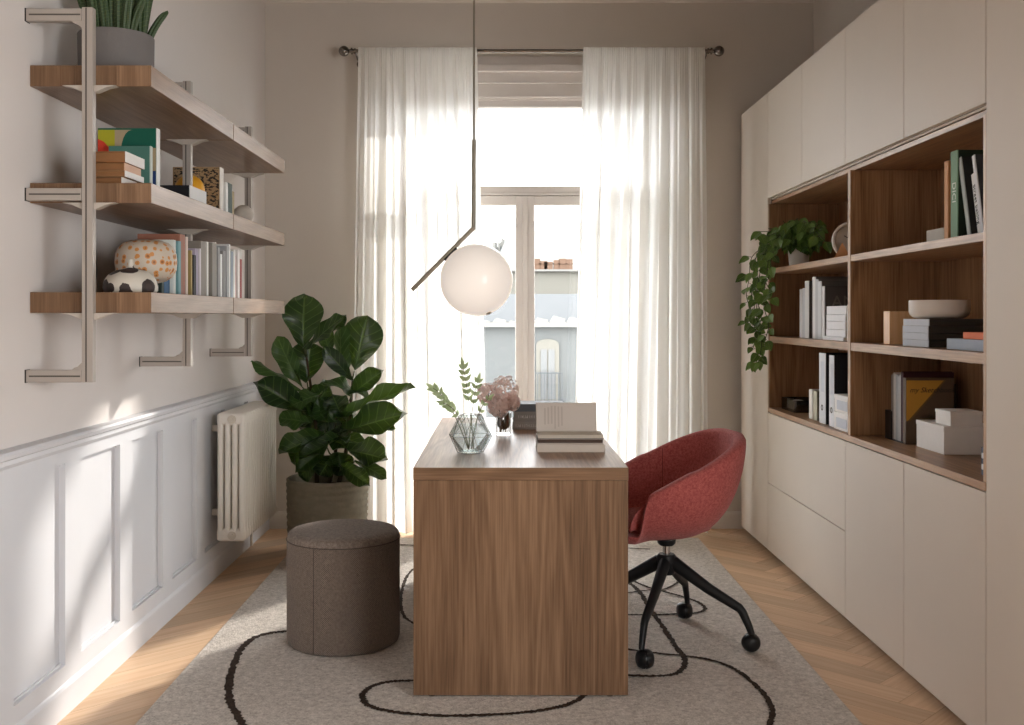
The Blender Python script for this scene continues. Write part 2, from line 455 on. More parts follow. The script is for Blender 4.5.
# walls
m = MB(); m.box(XL - .2, YF - .2, -.2, XL, YB + .35, HC); struct(m.build('wall_left', M_wallL))
m = MB()   # opening added in the unseen part behind the viewer, to let in fill light
RY0_, RY1_, RZ0_, RZ1_ = -1.4, 1.2, .5, 2.15
m.box(XR, YF - .2, -.2, XR + .2, RY0_, HC); m.box(XR, RY1_, -.2, XR + .2, YB + .35, HC); m.box(XR, RY0_, -.2, XR + .2, RY1_, RZ0_); m.box(XR, RY0_, RZ1_, XR + .2, RY1_, HC)
struct(m.build('wall_right', M_wall))
m = MB()
T = .32
m.box(XL, YB, 0, OX0, YB + T, HC); m.box(OX1, YB, 0, XR, YB + T, HC); m.box(OX0, YB, OZ1, OX1, YB + T, HC)
struct(m.build('wall_back', M_wall))
m = MB(); m.box(XL, YF - .2, 0, XR, YF, HC)
struct(m.build('wall_front', plain('front wall paint', (150, 140, 130), .9)))
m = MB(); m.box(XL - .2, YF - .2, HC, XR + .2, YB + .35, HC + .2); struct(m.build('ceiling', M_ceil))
# picture moulding under the ceiling on the back wall
m = MB(); m.prism([(YB - .022, 3.085), (YB - .012, 3.075), (YB, 3.07), (YB, 3.115), (YB - .022, 3.105)], XL, XR, 'x'); struct(m.build('trim_3', M_wall))
# wainscot on the left wall
XF = XL + .022
m = MB()
m.box(XL, YF, .115, XL + .002, YB, .83); m.box(XL, YF, .095, XF, YB, .153, .0); m.box(XL, YF, .784, XF, YB, .83)
edges = [3.215 + .462 * k for k in range(-10, 7)]
for r in edges:
    y1 = min(r + .122, YB)
    if r < YB - .01 and y1 > YF + .05: m.box(XL, max(r, YF), .153, XF, y1, .784)
# thin inner bead round every recess
for r in edges:
    a, b = r - .34, r
    if b > YB or a < YF: continue
    for (q0, q1, z0, z1) in ((a, a + .006, .153, .784), (a, b, .153, .159)):
        m.box(XL, q0, z0, XL + .009, q1, z1)
struct(m.build('trim_2', M_panel))
m = MB()
m.prism([(XL, .822), (XF + .004, .822), (XF + .012, .834), (XF + .012, .846), (XF + .022, .852), (XF + .026, .864), (XF + .02, .871), (XL, .873)], YF, YB, 'y')
struct(m.build('trim_1', M_panel))
m = MB()
m.prism([(XL, 0), (XL + .03, 0), (XL + .03, .085), (XL + .026, .094), (XL + .021, .1), (XL + .019, .112), (XL, .115)], YF, YB, 'y')
struct(m.build('baseboard_left', M_panel))
m = MB()
for x0, x1 in ((XL + .03, OX0 - .06), (OX1 + .06, XR)):
    m.prism([(YB, 0), (YB - .018, 0), (YB - .018, .085), (YB - .01, .098), (YB, .1)], x0, x1, 'x')
struct(m.build('baseboard_back', plain('baseboard paint', (216, 210, 203), .55)))
# window_1 : french window, fixed light above two leaves
win = empty('window_1'); struct(win)
Yw = 6.17
def zz(py, Z=Yw): return CH - (py - CY) * Z / F
def xx(px, Z=Yw): return (px - CX) * Z / F
m = MB()
zt = zz(107); ztr1 = zz(186); ztr0 = zz(204)
cxm = xx(525)
m.box(OX0, Yw, 0, OX0 + .055, Yw + .07, zt + .06, .003); m.box(OX1 - .055, Yw, 0, OX1, Yw + .07, zt + .06, .003)
m.box(OX0 + .055, Yw, zt, OX1 - .055, Yw + .07, zt + .06, .003)
m.box(OX0 + .055, Yw, 0, OX1 - .055, Yw + .07, .03, .003)
m.build('frame', M_frame, win, smooth=True, angle=40)
m = MB()
m.box(OX0 + .055, Yw - .012, ztr0 + .05, OX1 - .055, Yw + .07, ztr1, .004); m.box(OX0 + .055, Yw - .022, ztr0 + .05, OX1 - .055, Yw + .07, ztr0 + .066, .003)
m.build('transom', M_frame, win, smooth=True, angle=40)
# stepped head mouldings above the frame
m = MB()
for (y0, y1, d) in ((64, 71, .09), (71, 83, .05), (83.5, 97, .03), (97, 100, .012)):
    Z = Yw - d
    m.box(OX0, Z, zz(y1, Z), OX1, Yw + .07, zz(y0, Z), .004)
m.box(OX0, Yw - .02, zz(65, Yw - .02), OX1, Yw + .07, OZ1, 0)
m.build('head_moulding', M_frame, win, smooth=True, angle=40)
for s in (-1, 1):
    m = MB()
    xa, xb = (OX0 + .058, cxm - .002) if s < 0 else (cxm + .002, OX1 - .058)
    zb0, zb1 = .032, ztr0 + .048
    st = xx(534) - xx(525)
    m.box(xa, Yw - .01, zb0, xa + .055, Yw + .05, zb1, .004); m.box(xb - .055, Yw - .01, zb0, xb, Yw + .05, zb1, .004)
    m.box(xa + .055, Yw - .01, zb1 - .055, xb - .055, Yw + .05, zb1, .004); m.box(xa + .055, Yw - .01, zb0, xb - .055, Yw + .05, .15, .004)
    sash = m.build('sash', M_frame, win, smooth=True, angle=40)
    m = MB(); m.box(xa + .05, Yw + .018, .145, xb - .05, Yw + .024, zb1 - .05); m.build('pane', M_glass, sash)
m = MB(); m.box(cxm - .014, Yw - .022, .04, cxm + .014, Yw - .004, ztr0 + .046, .004); m.build('meeting_bead', M_frame, win, smooth=True, angle=40)
m = MB(); m.box(OX0 + .05, Yw + .03, ztr1 - .004, OX1 - .05, Yw + .036, zt + .004); m.build('pane', M_glass, win)

# ================================================================== OUTSIDE
M_f1 = plain('facade render', (76, 78, 77), .9, var=.05, vscale=.6)
M_f2 = plain('facade pale stone', (92, 90, 83), .9, var=.04, vscale=.8)
M_slate = plain('slate roof', (62, 64, 65), .9, var=.08, vscale=.7)
M_terr = plain('terracotta', (84, 64, 50), .9, var=.15, vscale=2)
M_ext = plain('pale stucco', (102, 101, 97), .9, var=.04, vscale=.3)
M_hill = plain('hill scrub', (84, 85, 82), 1, var=.2, vscale=.12)
M_dark = plain('dark window', (52, 56, 58), .6)
m = MB(); m.box(-120, YB + .5, -12.5, 120, 300, -12); struct(m.build('street', plain('paving', (120, 118, 114), .9)))
# facing building at ~45 m
YA = 45.0
def ez(py, Z): return CH - (py - CY) * Z / F
def ex(px, Z): return (px - CX) * Z / F
bA = empty('apartment_building', 'grey rendered building across the street with a pale arched window and roof parapet', 'building', (1.5, YA, -12))
O = local(bA)
def wbox(mb, x0, y0, z0, x1, y1, z1, o, bev=0): mb.box(x0 + o.x, y0 + o.y, z0 + o.z, x1 + o.x, y1 + o.y, z1 + o.z, bev)
m = MB(); wbox(m, -14, YA, -12, 16, YA + 9, ez(327, YA), O); m.build('facade', M_f1, bA)
m = MB(); wbox(m, -14.2, YA - .35, ez(327, YA), 16.2, YA + .5, ez(322.5, YA), O)
# ragged row of white roof-edge tiles
x = -6.0
while x < 8:
    w = R.uniform(.35, .8); h = R.uniform(.1, .42)
    m.prism([(x + O.x, ez(323, YA) + O.z), (x + w + O.x, ez(323, YA) + O.z), (x + w + O.x, ez(323, YA) + h * .6 + O.z), (x + w * .3 + O.x, ez(323, YA) + h + O.z)], YA - .2 + O.y, YA + .2 + O.y, 'y')
    x += w + R.uniform(.02, .12)
m.build('parapet', M_ext, bA)
zr0, zr1 = ez(322, YA), ez(294, YA + 3)
m = MB(); m.prism([(YA + .6 + O.y, zr0 + O.z), (YA + 3 + O.y, zr1 + O.z), (YA + 9 + O.y, zr1 + O.z), (YA + 9 + O.y, zr0 + O.z)], -14 + O.x, 16 + O.x, 'x'); m.build('roof', M_slate, bA)
def ext_window(px0, px1, py0, py1):
    x0, x1 = ex(px0, YA), ex(px1, YA); z0, z1 = ez(py1, YA), ez(py0, YA)
    m = MB()
    cx_, r_ = (x0 + x1) / 2, (x1 - x0) / 2
    out = [(x0, z0), (x1, z0), (x1, z1 - r_ * .5)] + [(cx_ + r_ * math.cos(a * PI / 8), z1 - r_ * .5 + r_ * .5 * math.sin(a * PI / 8)) for a in range(1, 8)] + [(x0, z1 - r_ * .5)]
    m.prism([(p[0] + O.x, p[1] + O.z) for p in out], YA - .12 + O.y, YA + .05 + O.y, 'y')
    w = m.build('window', M_f2, bA)
    m = MB(); i = (x1 - x0) * .2
    for a, b in ((x0 + i, cx_ - .03), (cx_ + .03, x1 - i)):
        m.box(a + O.x, YA - .16 + O.y, z0 + .1 + O.z, b + O.x, YA - .1 + O.y, z1 - r_ * .9 + O.z)
    m.build('pane', plain('distant pane', (80, 81, 80), .4), w)
    m = MB()
    zr = ez(373, YA)
    for k in range(9):
        xk = x0 - .1 + k * (x1 - x0 + .2) / 8; m.box(xk + O.x - .02, YA - .62 + O.y, z0 + O.z, xk + O.x + .02, YA - .58 + O.y, zr + O.z)
    m.box(x0 - .12 + O.x, YA - .63 + O.y, zr + O.z, x1 + .12 + O.x, YA - .57 + O.y, zr + .06 + O.z)
    m.box(x0 - .2 + O.x, YA - .66 + O.y, z0 - .15 + O.z, x1 + .2 + O.x, YA - .0 + O.y, z0 + O.z)
    m.build('railing', M_dark, w)
ext_window(536, 559, 339, 401); ext_window(592, 615, 339, 401); ext_window(436, 459, 339, 401)
# pale building behind with terracotta chimneys
YB2 = 62.0
bB = empty('apartment_building', 'cream building behind the grey one with a row of terracotta roof turrets', 'building', (2, YB2, -12))
O = local(bB)
m = MB(); wbox(m, ex(497, YB2) , YB2, -12, 22, YB2 + 12, ez(270, YB2), O); m.build('facade', M_f2, bB)
m = MB(); wbox(m, ex(496, YB2), YB2 - .3, ez(271.5, YB2), 22, YB2 + .2, ez(269.5, YB2), O); m.build('cornice', M_ext, bB)
for k, px in enumerate((537, 544, 549, 557, 563, 570, 590, 604)):
    m = MB(); x = ex(px, YB2); w = R.uniform(.14, .26)
    wbox(m, x - w, YB2 + .5, ez(270, YB2), x + w, YB2 + 1, ez(R.uniform(258, 262), YB2), O)
    wbox(m, x - w - .06, YB2 + .45, ez(263.5, YB2), x + w + .06, YB2 + 1.05, ez(263, YB2), O)
    m.build('chimney', M_terr, bB)
bC = empty('house', 'pale low house seen in the left window pane beside the globe', 'building', (-.6, 52, -12))
O = local(bC)
m = MB(); wbox(m, -6, 55.5, -12, ex(514, 55.5), 59, ez(308, 55.5), O); m.build('facade', M_f2, bC)
m = MB(); wbox(m, -6.2, 55.3, ez(308, 55.5), ex(514.5, 55.5), 59.2, ez(306.5, 55.5), O); m.build('roof', M_ext, bC)
# hill with houses
m = MB()
def hill(u, v):
    x = -90 + 190 * u; y = 130 + 110 * v
    top = ez(243, 230) + 3 * math.sin(x * .11) + 2 * math.sin(x * .05 + 2) + (-5 if x < 0 else 1.5)
    return (x, y, -12 + (top + 12) * math.sin(v * PI / 2) ** .8)
m.grid(hill, 60, 24)
struct(m.build('hillside', M_hill, smooth=True))
hk = 0
hlabels = ['far left', 'second from the left', 'third from the left', 'fourth from the left', 'fifth from the left', 'sixth from the left', 'seventh from the left', 'rightmost but two', 'rightmost but one', 'rightmost']
hpos = [(492, 247, 205), (500, 243, 215), (508, 240, 222), (513, 250, 200), (537, 245, 205), (545, 240, 222), (552, 246, 203), (560, 239, 224), (568, 244, 212), (575, 240, 220)]
for k, (px, py, y) in enumerate(hpos):
    x = ex(px, y); zt_ = ez(py, y)
    h = empty('hill_house', 'tiny pale flat-roofed house on the distant hill, ' + hlabels[k] + ' of the row', 'house', (x, y, zt_ - 6), R.uniform(-.3, .3), 'houses on the distant hill')
    m = MB(); w = R.uniform(.8, 1.25); m.box(-w, -2, 0, w, 2, 6); m.box(w * .2, -1, 6, w * .8, 1, 7); m.build('wall', M_ext, h)
    m = MB()
    for q in (-.5, .1): m.box(w * q, -2.06, 4.2, w * (q + .35), -1.95, 5.2)
    m.build('window', M_dark, h)

# ================================================================== CURTAINS
M_sheer = sheer('sheer linen')
YC = 5.85
rod = empty('curtain_rod', 'dark pewter curtain rod with ball finials above the window', 'curtain rod', (.17, YC, 2.745))
def rodx(px): return xx(px, YC) - .17
m = MB(); m.tube([(rodx(350), 0, 0), (rodx(712), 0, 0)], .0105, 14); m.build('pole', M_pewter, rod, True, 40)
for s, px in ((-1, 344), (1, 719)):
    m = MB(); x = rodx(px)
    m.sphere((x, 0, 0), .03, 20, 12)
    for dx, r in ((.034, .011), (.044, .019), (.052, .012), (.062, .016)): m.tube([(x - s * (dx - .004), 0, 0), (x - s * (dx + .004), 0, 0)], r, 16)
    m.build('finial', M_pewter, rod, True, 50)
for px in (356.5, 706):
    m = MB(); x = rodx(px)
    m.tube([(x, 0, 0), (x, .0, -.02), (x, .05, -.035), (x, YB - YC - .006, -.035)], .006, 8)
    m.lathe([(.02, 0), (.022, .006), (.01, .01)], 16, M=Matrix.Translation((x, YB - YC, -.035)) @ Matrix.Rotation(PI / 2, 4, 'X'))
    m.build('bracket', M_pewter, rod, True, 50)
def curtain(name, label, xo_t, xo_b, xi_t, xi_b, seed):
    rr = random.Random(seed)
    ks = [(rr.uniform(10, 13), rr.uniform(0, 6), .5), (rr.uniform(17, 22), rr.uniform(0, 6), .4), (rr.uniform(30, 36), rr.uniform(0, 6), .2)]
    NU, NV = 260, 40
    zt_, zb = 2.76, .016
    def fn(u, v):
        z = zt_ + (zb - zt_) * v
        x = (xo_t + (xi_t - xo_t) * u) * (1 - v) + (xo_b + (xi_b - xo_b) * u) * v
        amp = .005 + .036 * min(1, v * 3) + .012 * v
        w = sum(a * math.sin(2 * PI * k * u * (1 - .12 * v * math.sin(3 * u)) * .62 + p + v * .6 * math.sin(k)) for k, p, a in ks)
        fine = .0025 * math.sin(2 * PI * 55 * u + 1) * max(0, 1 - v * 5)
        x += .012 * math.cos(2 * PI * ks[1][0] * u * .62 + ks[1][1]) * min(1, v * 3) * math.sin(PI * u)
        if abs(z - 2.745) < .03: off = -.0135
        else: off = -.0135
        hem = .002 * math.sin(u * 40) if v > .97 else 0
        return (x, YC + off + (-.5 * amp if False else 0) + amp * w + fine - .012, z + hem)
    o = empty(name, label, 'curtain', ((xo_t + xi_t) / 2, YC, zb), 0, 'sheer curtains at the window')
    m = MB(); m.grid(lambda u, v: Vector(fn(u, v)) - Vector(o.location), NU, NV)
    m.build('cloth', M_sheer, o, True)
    # rod pocket behind the pole joined as header
    m = MB(); m.grid(lambda u, v: Vector((xo_t + (xi_t - xo_t) * u, YC + .016 + .002 * math.sin(2 * PI * 40 * u), 2.76 - .04 * v)) - Vector(o.location), 160, 3)
    m.build('header', M_sheer, o, True)
curtain('curtain', 'left white sheer curtain, hanging behind the fiddle-leaf fig', xx(359, YC), xx(352, YC), xx(477, YC), xx(489, YC), 3)
curtain('curtain', 'right white sheer curtain, hanging behind the red chair', xx(704, YC), xx(706, YC), xx(583, YC), xx(572, YC), 5)

# ================================================================== RUG
RX0, RX1, RY0, RY1, RZ = -1.112, 1.092, 2.35, 5.73, .007
M_rug = fabric('rug pile', (166, 157, 148), (224, 216, 207), 190, .9)
M_line = fabric('rug line dark', (40, 31, 25), (72, 58, 48), 200, .8, sheen=0)
m = MB()
m.box(RX0, RY0, .001, RX1, RY1, RZ, .003)
m.mi = 1
def smooth_path(pts, n=10):
    P_ = [Vector((p[0], p[1], 0)) for p in pts]; out = []
    for i in range(len(P_) - 1):
        p0 = P_[max(i - 1, 0)]; p1 = P_[i]; p2 = P_[i + 1]; p3 = P_[min(i + 2, len(P_) - 1)]
        for k in range(n):
            t = k / n
            out.append(.5 * ((2 * p1) + (-p0 + p2) * t + (2 * p0 - 5 * p1 + 4 * p2 - p3) * t * t + (-p0 + 3 * p1 - 3 * p2 + p3) * t ** 3))
    out.append(P_[-1]); return out
def ribbon(pxs, w, hz):
    w *= .72
    pts = smooth_path([FL(*p) for p in pxs], 14)
    prev = None
    for i, p in enumerate(pts):
        t = (pts[min(i + 1, len(pts) - 1)] - pts[max(i - 1, 0)]).normalized()
        nrm = Vector((-t.y, t.x, 0))
        a = w * .5 * R.uniform(.6, 1.35); b = w * .5 * R.uniform(.6, 1.35)
        q = (m.bm.verts.new(p + nrm * a + Vector((0, 0, hz))), m.bm.verts.new(p - nrm * b + Vector((0, 0, hz))))
        if prev:
            f = m.bm.faces.new((prev[0], prev[1], q[1], q[0])); f.material_index = 1
            f.normal_update()
            if f.normal.z < 0: f.normal_flip()
        prev = q
LN = [([(300, 632), (289, 633), (270, 635), (254, 640), (242, 650), (235, 663), (230, 680), (229, 700), (236, 716), (248, 735), (270, 760)], .036),
      ([(425, 566), (413, 571), (406, 580), (402, 592), (401, 605), (404, 618), (416, 626), (440, 632)], .02),
      ([(440, 681), (412, 683), (392, 684), (375, 687.5), (364, 695), (363, 702), (370, 708.5), (388, 713.5), (417, 717), (450, 718.5), (487, 717.5), (520, 715.5), (548, 712), (570, 706), (584, 698), (600, 680)], .03),
      ([(600, 678), (630, 678), (655, 678.5), (675, 676.5), (684, 669), (684, 660), (677, 650), (665, 632), (655, 618), (645, 602), (638, 592), (626, 582)], .03),
      ([(600, 647), (630, 652), (660, 656), (690, 659), (715, 663.5), (735, 672), (750, 683), (765, 698), (772, 712), (771, 724), (760, 745)], .026),
      ([(610, 617), (630, 617), (655, 617), (680, 616), (697, 615), (705, 611), (700, 605.5), (690, 601), (675, 596.5), (660, 592.5), (650, 590), (638, 585), (620, 576)], .024),
      ([(615, 595), (630, 594.5), (650, 592), (665, 591), (677, 585), (682, 579), (690, 573)], .02),
      ([(610, 549), (630, 550), (650, 551)], .02), ([(398, 546.5), (413, 547), (440, 548)], .02)]
for k, (pts, w) in enumerate(LN): ribbon(pts, w, RZ + .0012 + .0003 * k)
rug = m.build('rug', [M_rug, M_line])
tag(rug, 'large grey pile rug with thin dark wandering lines under the desk', 'rug')
RT = RZ + .001

# ================================================================== LEFT SHELVING
SX0, SX1 = XL, -1.028
UX = -1.204
def make_bracket():
    o = empty('wall_bracket', 'grey aluminium shelf bracket at the near end, closest to the viewer', 'shelf bracket', (UX, 3.002, 1.05), 0, 'aluminium shelf brackets on the left wall')
    hw = .016
    m = MB(); m.box(-hw, -.013, 0, hw, .013, 1.09, .002)
    m.build('upright', M_alu, o, True, 40)
    m = MB()
    for x in (-.003,): m.box(x - .0022, -.0136, .002, x + .0022, -.0125, 1.088)
    m.build('groove', M_aludark, o)
    for z in (.0, .5285, 1.05):
        a = MB(); a.box(XL - UX + .003, -.013, z, -hw - .0005, .013, z + .036, .002)
        if z == 0: a.prism([(-hw, .036), (-hw - .03, .036), (-hw - .022, .043), (-hw - .012, .046), (-hw, .058)], -.011, .011, 'y')
        if z > 1: a.prism([(-hw, z), (-hw - .03, z), (-hw - .022, z - .007), (-hw - .012, z - .01), (-hw, z - .02)], -.011, .011, 'y')
        arm = a.build('arm', M_alu, o, True, 40)
        g = MB(); g.box(XL - UX + .012, -.0136, z + .016, -hw - .004, -.0125, z + .0205); g.build('groove', M_aludark, arm)
        c = MB(); c.box(XL - UX, -.014, z - .001, XL - UX + .003, .014, z + .037); c.build('end_cap', M_blackp, arm)
    return o
def shelf_support(par, z, y0, y1):
    m = MB(); o = -Vector(par.location)
    pts = [(UX - .078, z), (UX + .078, z), (UX + .05, z - .006), (UX + .02, z - .019), (UX - .02, z - .019), (UX - .05, z - .006)]
    m.prism([(p[0] + o.x, p[1] + o.z) for p in pts], y0 + o.y, y1 + o.y, 'y')
    return m.build('shelf_support', plain('support grey', (196, 188, 178), .5, metal=.2), par)
b1 = make_bracket()
b2 = copy_tree(b1); b2.location.y = 3.945; tag(b2, 'grey aluminium shelf bracket in the middle, at the joint of the shelves')
b3 = copy_tree(b1); b3.location.y = 4.893; tag(b3, 'grey aluminium shelf bracket at the far end, nearest the fig plant')
bpy.context.view_layer.update()
for ch in list(b2.children):       # no arm at the height of the middle shelf here: it would sit inside the joint
    if ch.name.startswith('arm') and abs((ch.data.vertices[0].co.z) - .5485) < .03:
        for g in list(ch.children): bpy.data.objects.remove(g)
        bpy.data.objects.remove(ch)
ST = [(1.916, 1.978), (1.574, 1.633), (1.252, 1.313)]
nm = ['top', 'middle', 'bottom']
for i, (z0, z1) in enumerate(ST):
    for b, (y0, y1) in ((b1, (3.0, 3.03)), (b2, (3.925, 3.965)), (b3, (4.85, 4.9))): shelf_support(b, z0 - .0005, y0, y1)
    for k, (y0, y1) in enumerate(((3.018, 3.942), (3.948, 4.873))):
        m = MB()
        n0, n1 = UX - .023, UX + .023
        x0, x1 = SX0 + .002, SX1
        if k == 0: out = [(x0, y0), (x1, y0), (x1, y1), (n1, y1), (n1, y1 - .018), (n0, y1 - .018), (n0, y1), (x0, y1)]
        else: out = [(x0, y0), (n0, y0), (n0, y0 + .018), (n1, y0 + .018), (n1, y0), (x1, y0), (x1, y1), (x0, y1)]
        o = empty('wall_shelf', 'thick walnut shelf board, %s row, %s half' % (nm[i], 'near' if k == 0 else 'far'), 'shelf', (SX1, y0, z0), 0, 'walnut wall shelves')
        m.prism([(a - SX1, b - y0) for a, b in out], 0, z1 - z0, 'z')
        bmesh.ops.bevel(m.bm, geom=[e for e in m.bm.edges], offset=.0012, segments=1, affect='EDGES')
        grain(m.build('board', [WY], o), WZ)

# ------------------------------------------------------------------ books
def cmat(col, rough=.65): return plain('cloth %d %d %d' % col, col, rough, var=.04, vscale=30, bump=.05, bscale=500)
def book(label, loc, t, h, d, cover, mode='up', rz=0, lean=0, spine=None, pages=None, group=None, name='book', leanaxis='X'):
    """spine on the -x side; up: thickness along y; flat: thickness along z, height along y"""
    o = empty(name, label, 'book', loc, rz, group)
    c = .0028
    def put(mb, x0, t0, h0, x1, t1, h1, bev=.0):
        if mode == 'up': mb.box(x0, t0, h0, x1, t1, h1, bev)
        else: mb.box(x0, h0, t0, x1, h1, t1, bev)
    cm = cmat(cover); sm = cmat(spine) if spine else cm
    m = MB(); put(m, c + .001, 0, 0, d, c, h, .0008); put(m, c + .001, t - c, 0, d, t, h, .0008)
    if not spine: put(m, 0, 0, 0, c + .001, t, h, .001)
    m.build('cover', cm, o)
    if spine:
        m = MB(); put(m, 0, 0, 0, c + .001, t, h, .001); sp = m.build('spine', sm, o)
        sp['label'] = 'spine in another colour'
    m = MB(); put(m, c + .0015, c + .0002, .003, d - .004, t - c - .0002, h - .003)
    m.build('pages', pages or M_page, o)
    if lean:
        o.rotation_mode = 'XYZ'
        o.rotation_euler = (lean, 0, rz) if leanaxis == 'X' else (0, lean, rz)
    return o
EPS = .0008
# middle shelf
z = ST[1][1] + EPS
Xr = lambda px, Z: xx(px, Z)
def face_cover(label, x0, x1, y, t, h, zb, cover, spine=None, rz=PI):
    """upright book turned to show its cover to the viewer, spine to the room side"""
    return book(label, (x1, y + t, zb), t, h, x1 - x0, cover, 'up', rz, spine=spine)
bk = face_cover('tall art book with green, yellow and red cover, left of the shelf', -1.318, -1.125, 3.36, .03, .222, z, (14, 92, 74), (236, 236, 234))
o = -Vector((-1.125, 3.39, z))
m = MB(); yq = -(3.36 - .0006 - 3.39)
def cpoly(mb, pts, y=.0):   # polygons on the cover, in world x/z mapped to the turned book
    mb.prism([(-(a + 1.125), b - z) for a, b in pts], yq - .0004, yq + .0003, 'y')
x0, x1, zt_ = -1.318, -1.128, z + .222
cpoly(m, [(x0, zt_ - .09), (x0, zt_ - .006), (x0 + .055, zt_ - .006), (x0 + .055, zt_ - .09)])
m.build('cover_print', cmat((176, 172, 40)), bk)
m = MB(); cpoly(m, [(x0 + .055, zt_ - .006), (x0 + .11, zt_ - .006)] + [(x0 + .11 - .035 * math.sin(a * .3), zt_ - .006 - .05 * (1 - math.cos(a * .3)) / .71) for a in range(1, 6)] + [(x0 + .055, zt_ - .07)])
m.build('cover_print', cmat((176, 158, 128)), bk)
yq += .0006
m = MB(); cpoly(m, [(x0, zt_ - .035), (x0 + .02, zt_ - .045), (x0 + .046, zt_ - .075), (x0 + .05, zt_ - .1), (x0, zt_ - .1)])
m.build('cover_print', cmat((214, 66, 44)), bk)
m = MB(); cpoly(m, [(x1 - .028, zt_ - .065), (x1 - .001, zt_ - .065), (x1 - .001, zt_ - .14), (x1 - .028, zt_ - .14)])
m.build('cover_print', cmat((170, 152, 120)), bk)
m = MB(); cpoly(m, [(x1 - .028, zt_ - .14), (x1 - .001, zt_ - .14), (x1 - .001, zt_ - .2), (x1 - .028, zt_ - .2)])
m.build('cover_print', cmat((36, 62, 116)), bk)
face_cover('smaller teal book leaning in front of the green art book', -1.27, -1.134, 3.325, .02, .158, z, (78, 124, 112), (206, 214, 206))
zc = z
for (lab, t, x1, y0, y1, cov, sp) in (('brown book at the bottom of the small stack', .021, -1.124, 3.05, 3.17, (122, 88, 58), (228, 224, 216)),
                                   ('thin white-spined book, second from the bottom of the small stack', .018, -1.112, 3.045, 3.2, (150, 112, 74), (240, 238, 234)),
                                   ('tan book, third from the bottom of the small stack', .023, -1.116, 3.05, 3.185, (136, 98, 62), (214, 176, 150)),
                                   ('white-edged book on top of the small stack, with printed spine', .032, -1.11, 3.042, 3.2, (150, 100, 58), (232, 228, 224))):
    bb = book(lab, (x1, y1, zc), t, y1 - y0, .115, cov, 'flat', PI, spine=sp, pages=plain('brown page edge', (138, 96, 60), .8), group='small stack of books on the middle shelf')
    zc += t + .0006
Xb = -1.09
bx_ = book('thick black book lying flat in front of the yellow ornament', (Xb, 3.80, z), .066, .2, .11, (30, 30, 34), 'flat', PI, spine=(226, 226, 224), pages=plain('black slipcase', (28, 28, 32), .6))
dome = MB(); dome.lathe([(0, 0), (.05, 0), (.055, .006), (.058, .03), (.058, .1)] + [(.058 * math.cos(a * PI / 20), .1 + .06 * math.sin(a * PI / 20)) for a in range(1, 10)] + [(0, .16)], 40)
dm = dome.build('ornament', plain('yellow glaze', (236, 172, 46), .4), None, True, 50); dm.location = (-1.222, 4.03, z)
tag(dm, 'yellow dome-topped ornament behind the black flat book and the middle bracket', 'ornament')
bk = face_cover('tan book with black print facing out behind the bracket', -1.312, -1.1225, 4.105, .05, .202, z, (164, 136, 100), (226, 222, 214))
mp_, nt, b_ = newmat('black print on tan')
tc_ = N(nt, 'ShaderNodeTexCoord'); mm_ = N(nt, 'ShaderNodeMapping'); mm_.inputs['Scale'].default_value = (60, 1, 110); nt.links.new(tc_.outputs['Object'], mm_.inputs[0])
nn_ = N(nt, 'ShaderNodeTexNoise'); nn_.inputs['Scale'].default_value = 1; nn_.inputs['Detail'].default_value = 3; nt.links.new(mm_.outputs[0], nn_.inputs[0])
rr_ = N(nt, 'ShaderNodeValToRGB'); rr_.color_ramp.interpolation = 'CONSTANT'; rr_.color_ramp.elements[0].color = srgb(36, 31, 28); rr_.color_ramp.elements[1].position = .47; rr_.color_ramp.elements[1].color = srgb(164, 136, 100)
nt.links.new(nn_.outputs[0], rr_.inputs[0]); nt.links.new(rr_.outputs[0], b_.inputs['Base Color'])
m = MB(); m.box(.006, .0501, .004, .184, .0506, .198); m.build('cover_print', mp_, bk)
for lab, y0, t, h, c in (('white upright book beside the tan cover', 4.165, .028, .15, (228, 228, 224)), ('dark green upright book beside the white one', 4.196, .06, .152, (40, 58, 46)), ('olive tan slim book beside the dark green one', 4.26, .03, .125, (168, 150, 112))):
    book(lab, (-1.115, y0 + t, z), t, h, .16, c, 'up', PI)
m = MB(); m.lathe([(0, 0), (.018, 0), (.03, .008), (.042, .03), (.044, .045), (.038, .064), (.022, .079), (.008, .084), (0, .085)], 32)
o = m.build('stone_ball', plain('pale stone', (196, 188, 178), .8, var=.1, vscale=40), None, True); o.location = (-1.11, 4.42, z)
tag(o, 'small pale stone ball at the far part of the middle shelf', 'ornament')

# vases on the bottom shelf
z = ST[2][1] + EPS
def spot_mat(name, base, spot, rim, scale, size):
    m, nt, b = newmat(name)
    tc = N(nt, 'ShaderNodeTexCoord'); v = N(nt, 'ShaderNodeTexVoronoi'); v.inputs['Scale'].default_value = scale; v.inputs['Randomness'].default_value = .55
    nt.links.new(tc.outputs['Object'], v.inputs['Vector'])
    nz = N(nt, 'ShaderNodeTexNoise'); nz.inputs['Scale'].default_value = scale * 3; nt.links.new(tc.outputs['Object'], nz.inputs['Vector'])
    ad = N(nt, 'ShaderNodeMath', operation='MULTIPLY_ADD'); ad.inputs[1].default_value = .12; nt.links.new(nz.outputs['Fac'], ad.inputs[0]); nt.links.new(v.outputs['Distance'], ad.inputs[2])
    rp = N(nt, 'ShaderNodeValToRGB'); rp.color_ramp.interpolation = 'CONSTANT'; e = rp.color_ramp.elements
    e[0].position = 0; e[0].color = srgb(rim); e[1].position = size; e[1].color = srgb(base)
    k = e.new(size * .62); k.color = srgb(spot)
    nt.links.new(ad.outputs[0], rp.inputs[0]); nt.links.new(rp.outputs[0], b.inputs['Base Color']); b.inputs['Roughness'].default_value = .55
    return m
vs = empty('patterned_vase', 'large cream vase with orange spots on a narrow foot', 'vase', (-1.152, 3.335, z))
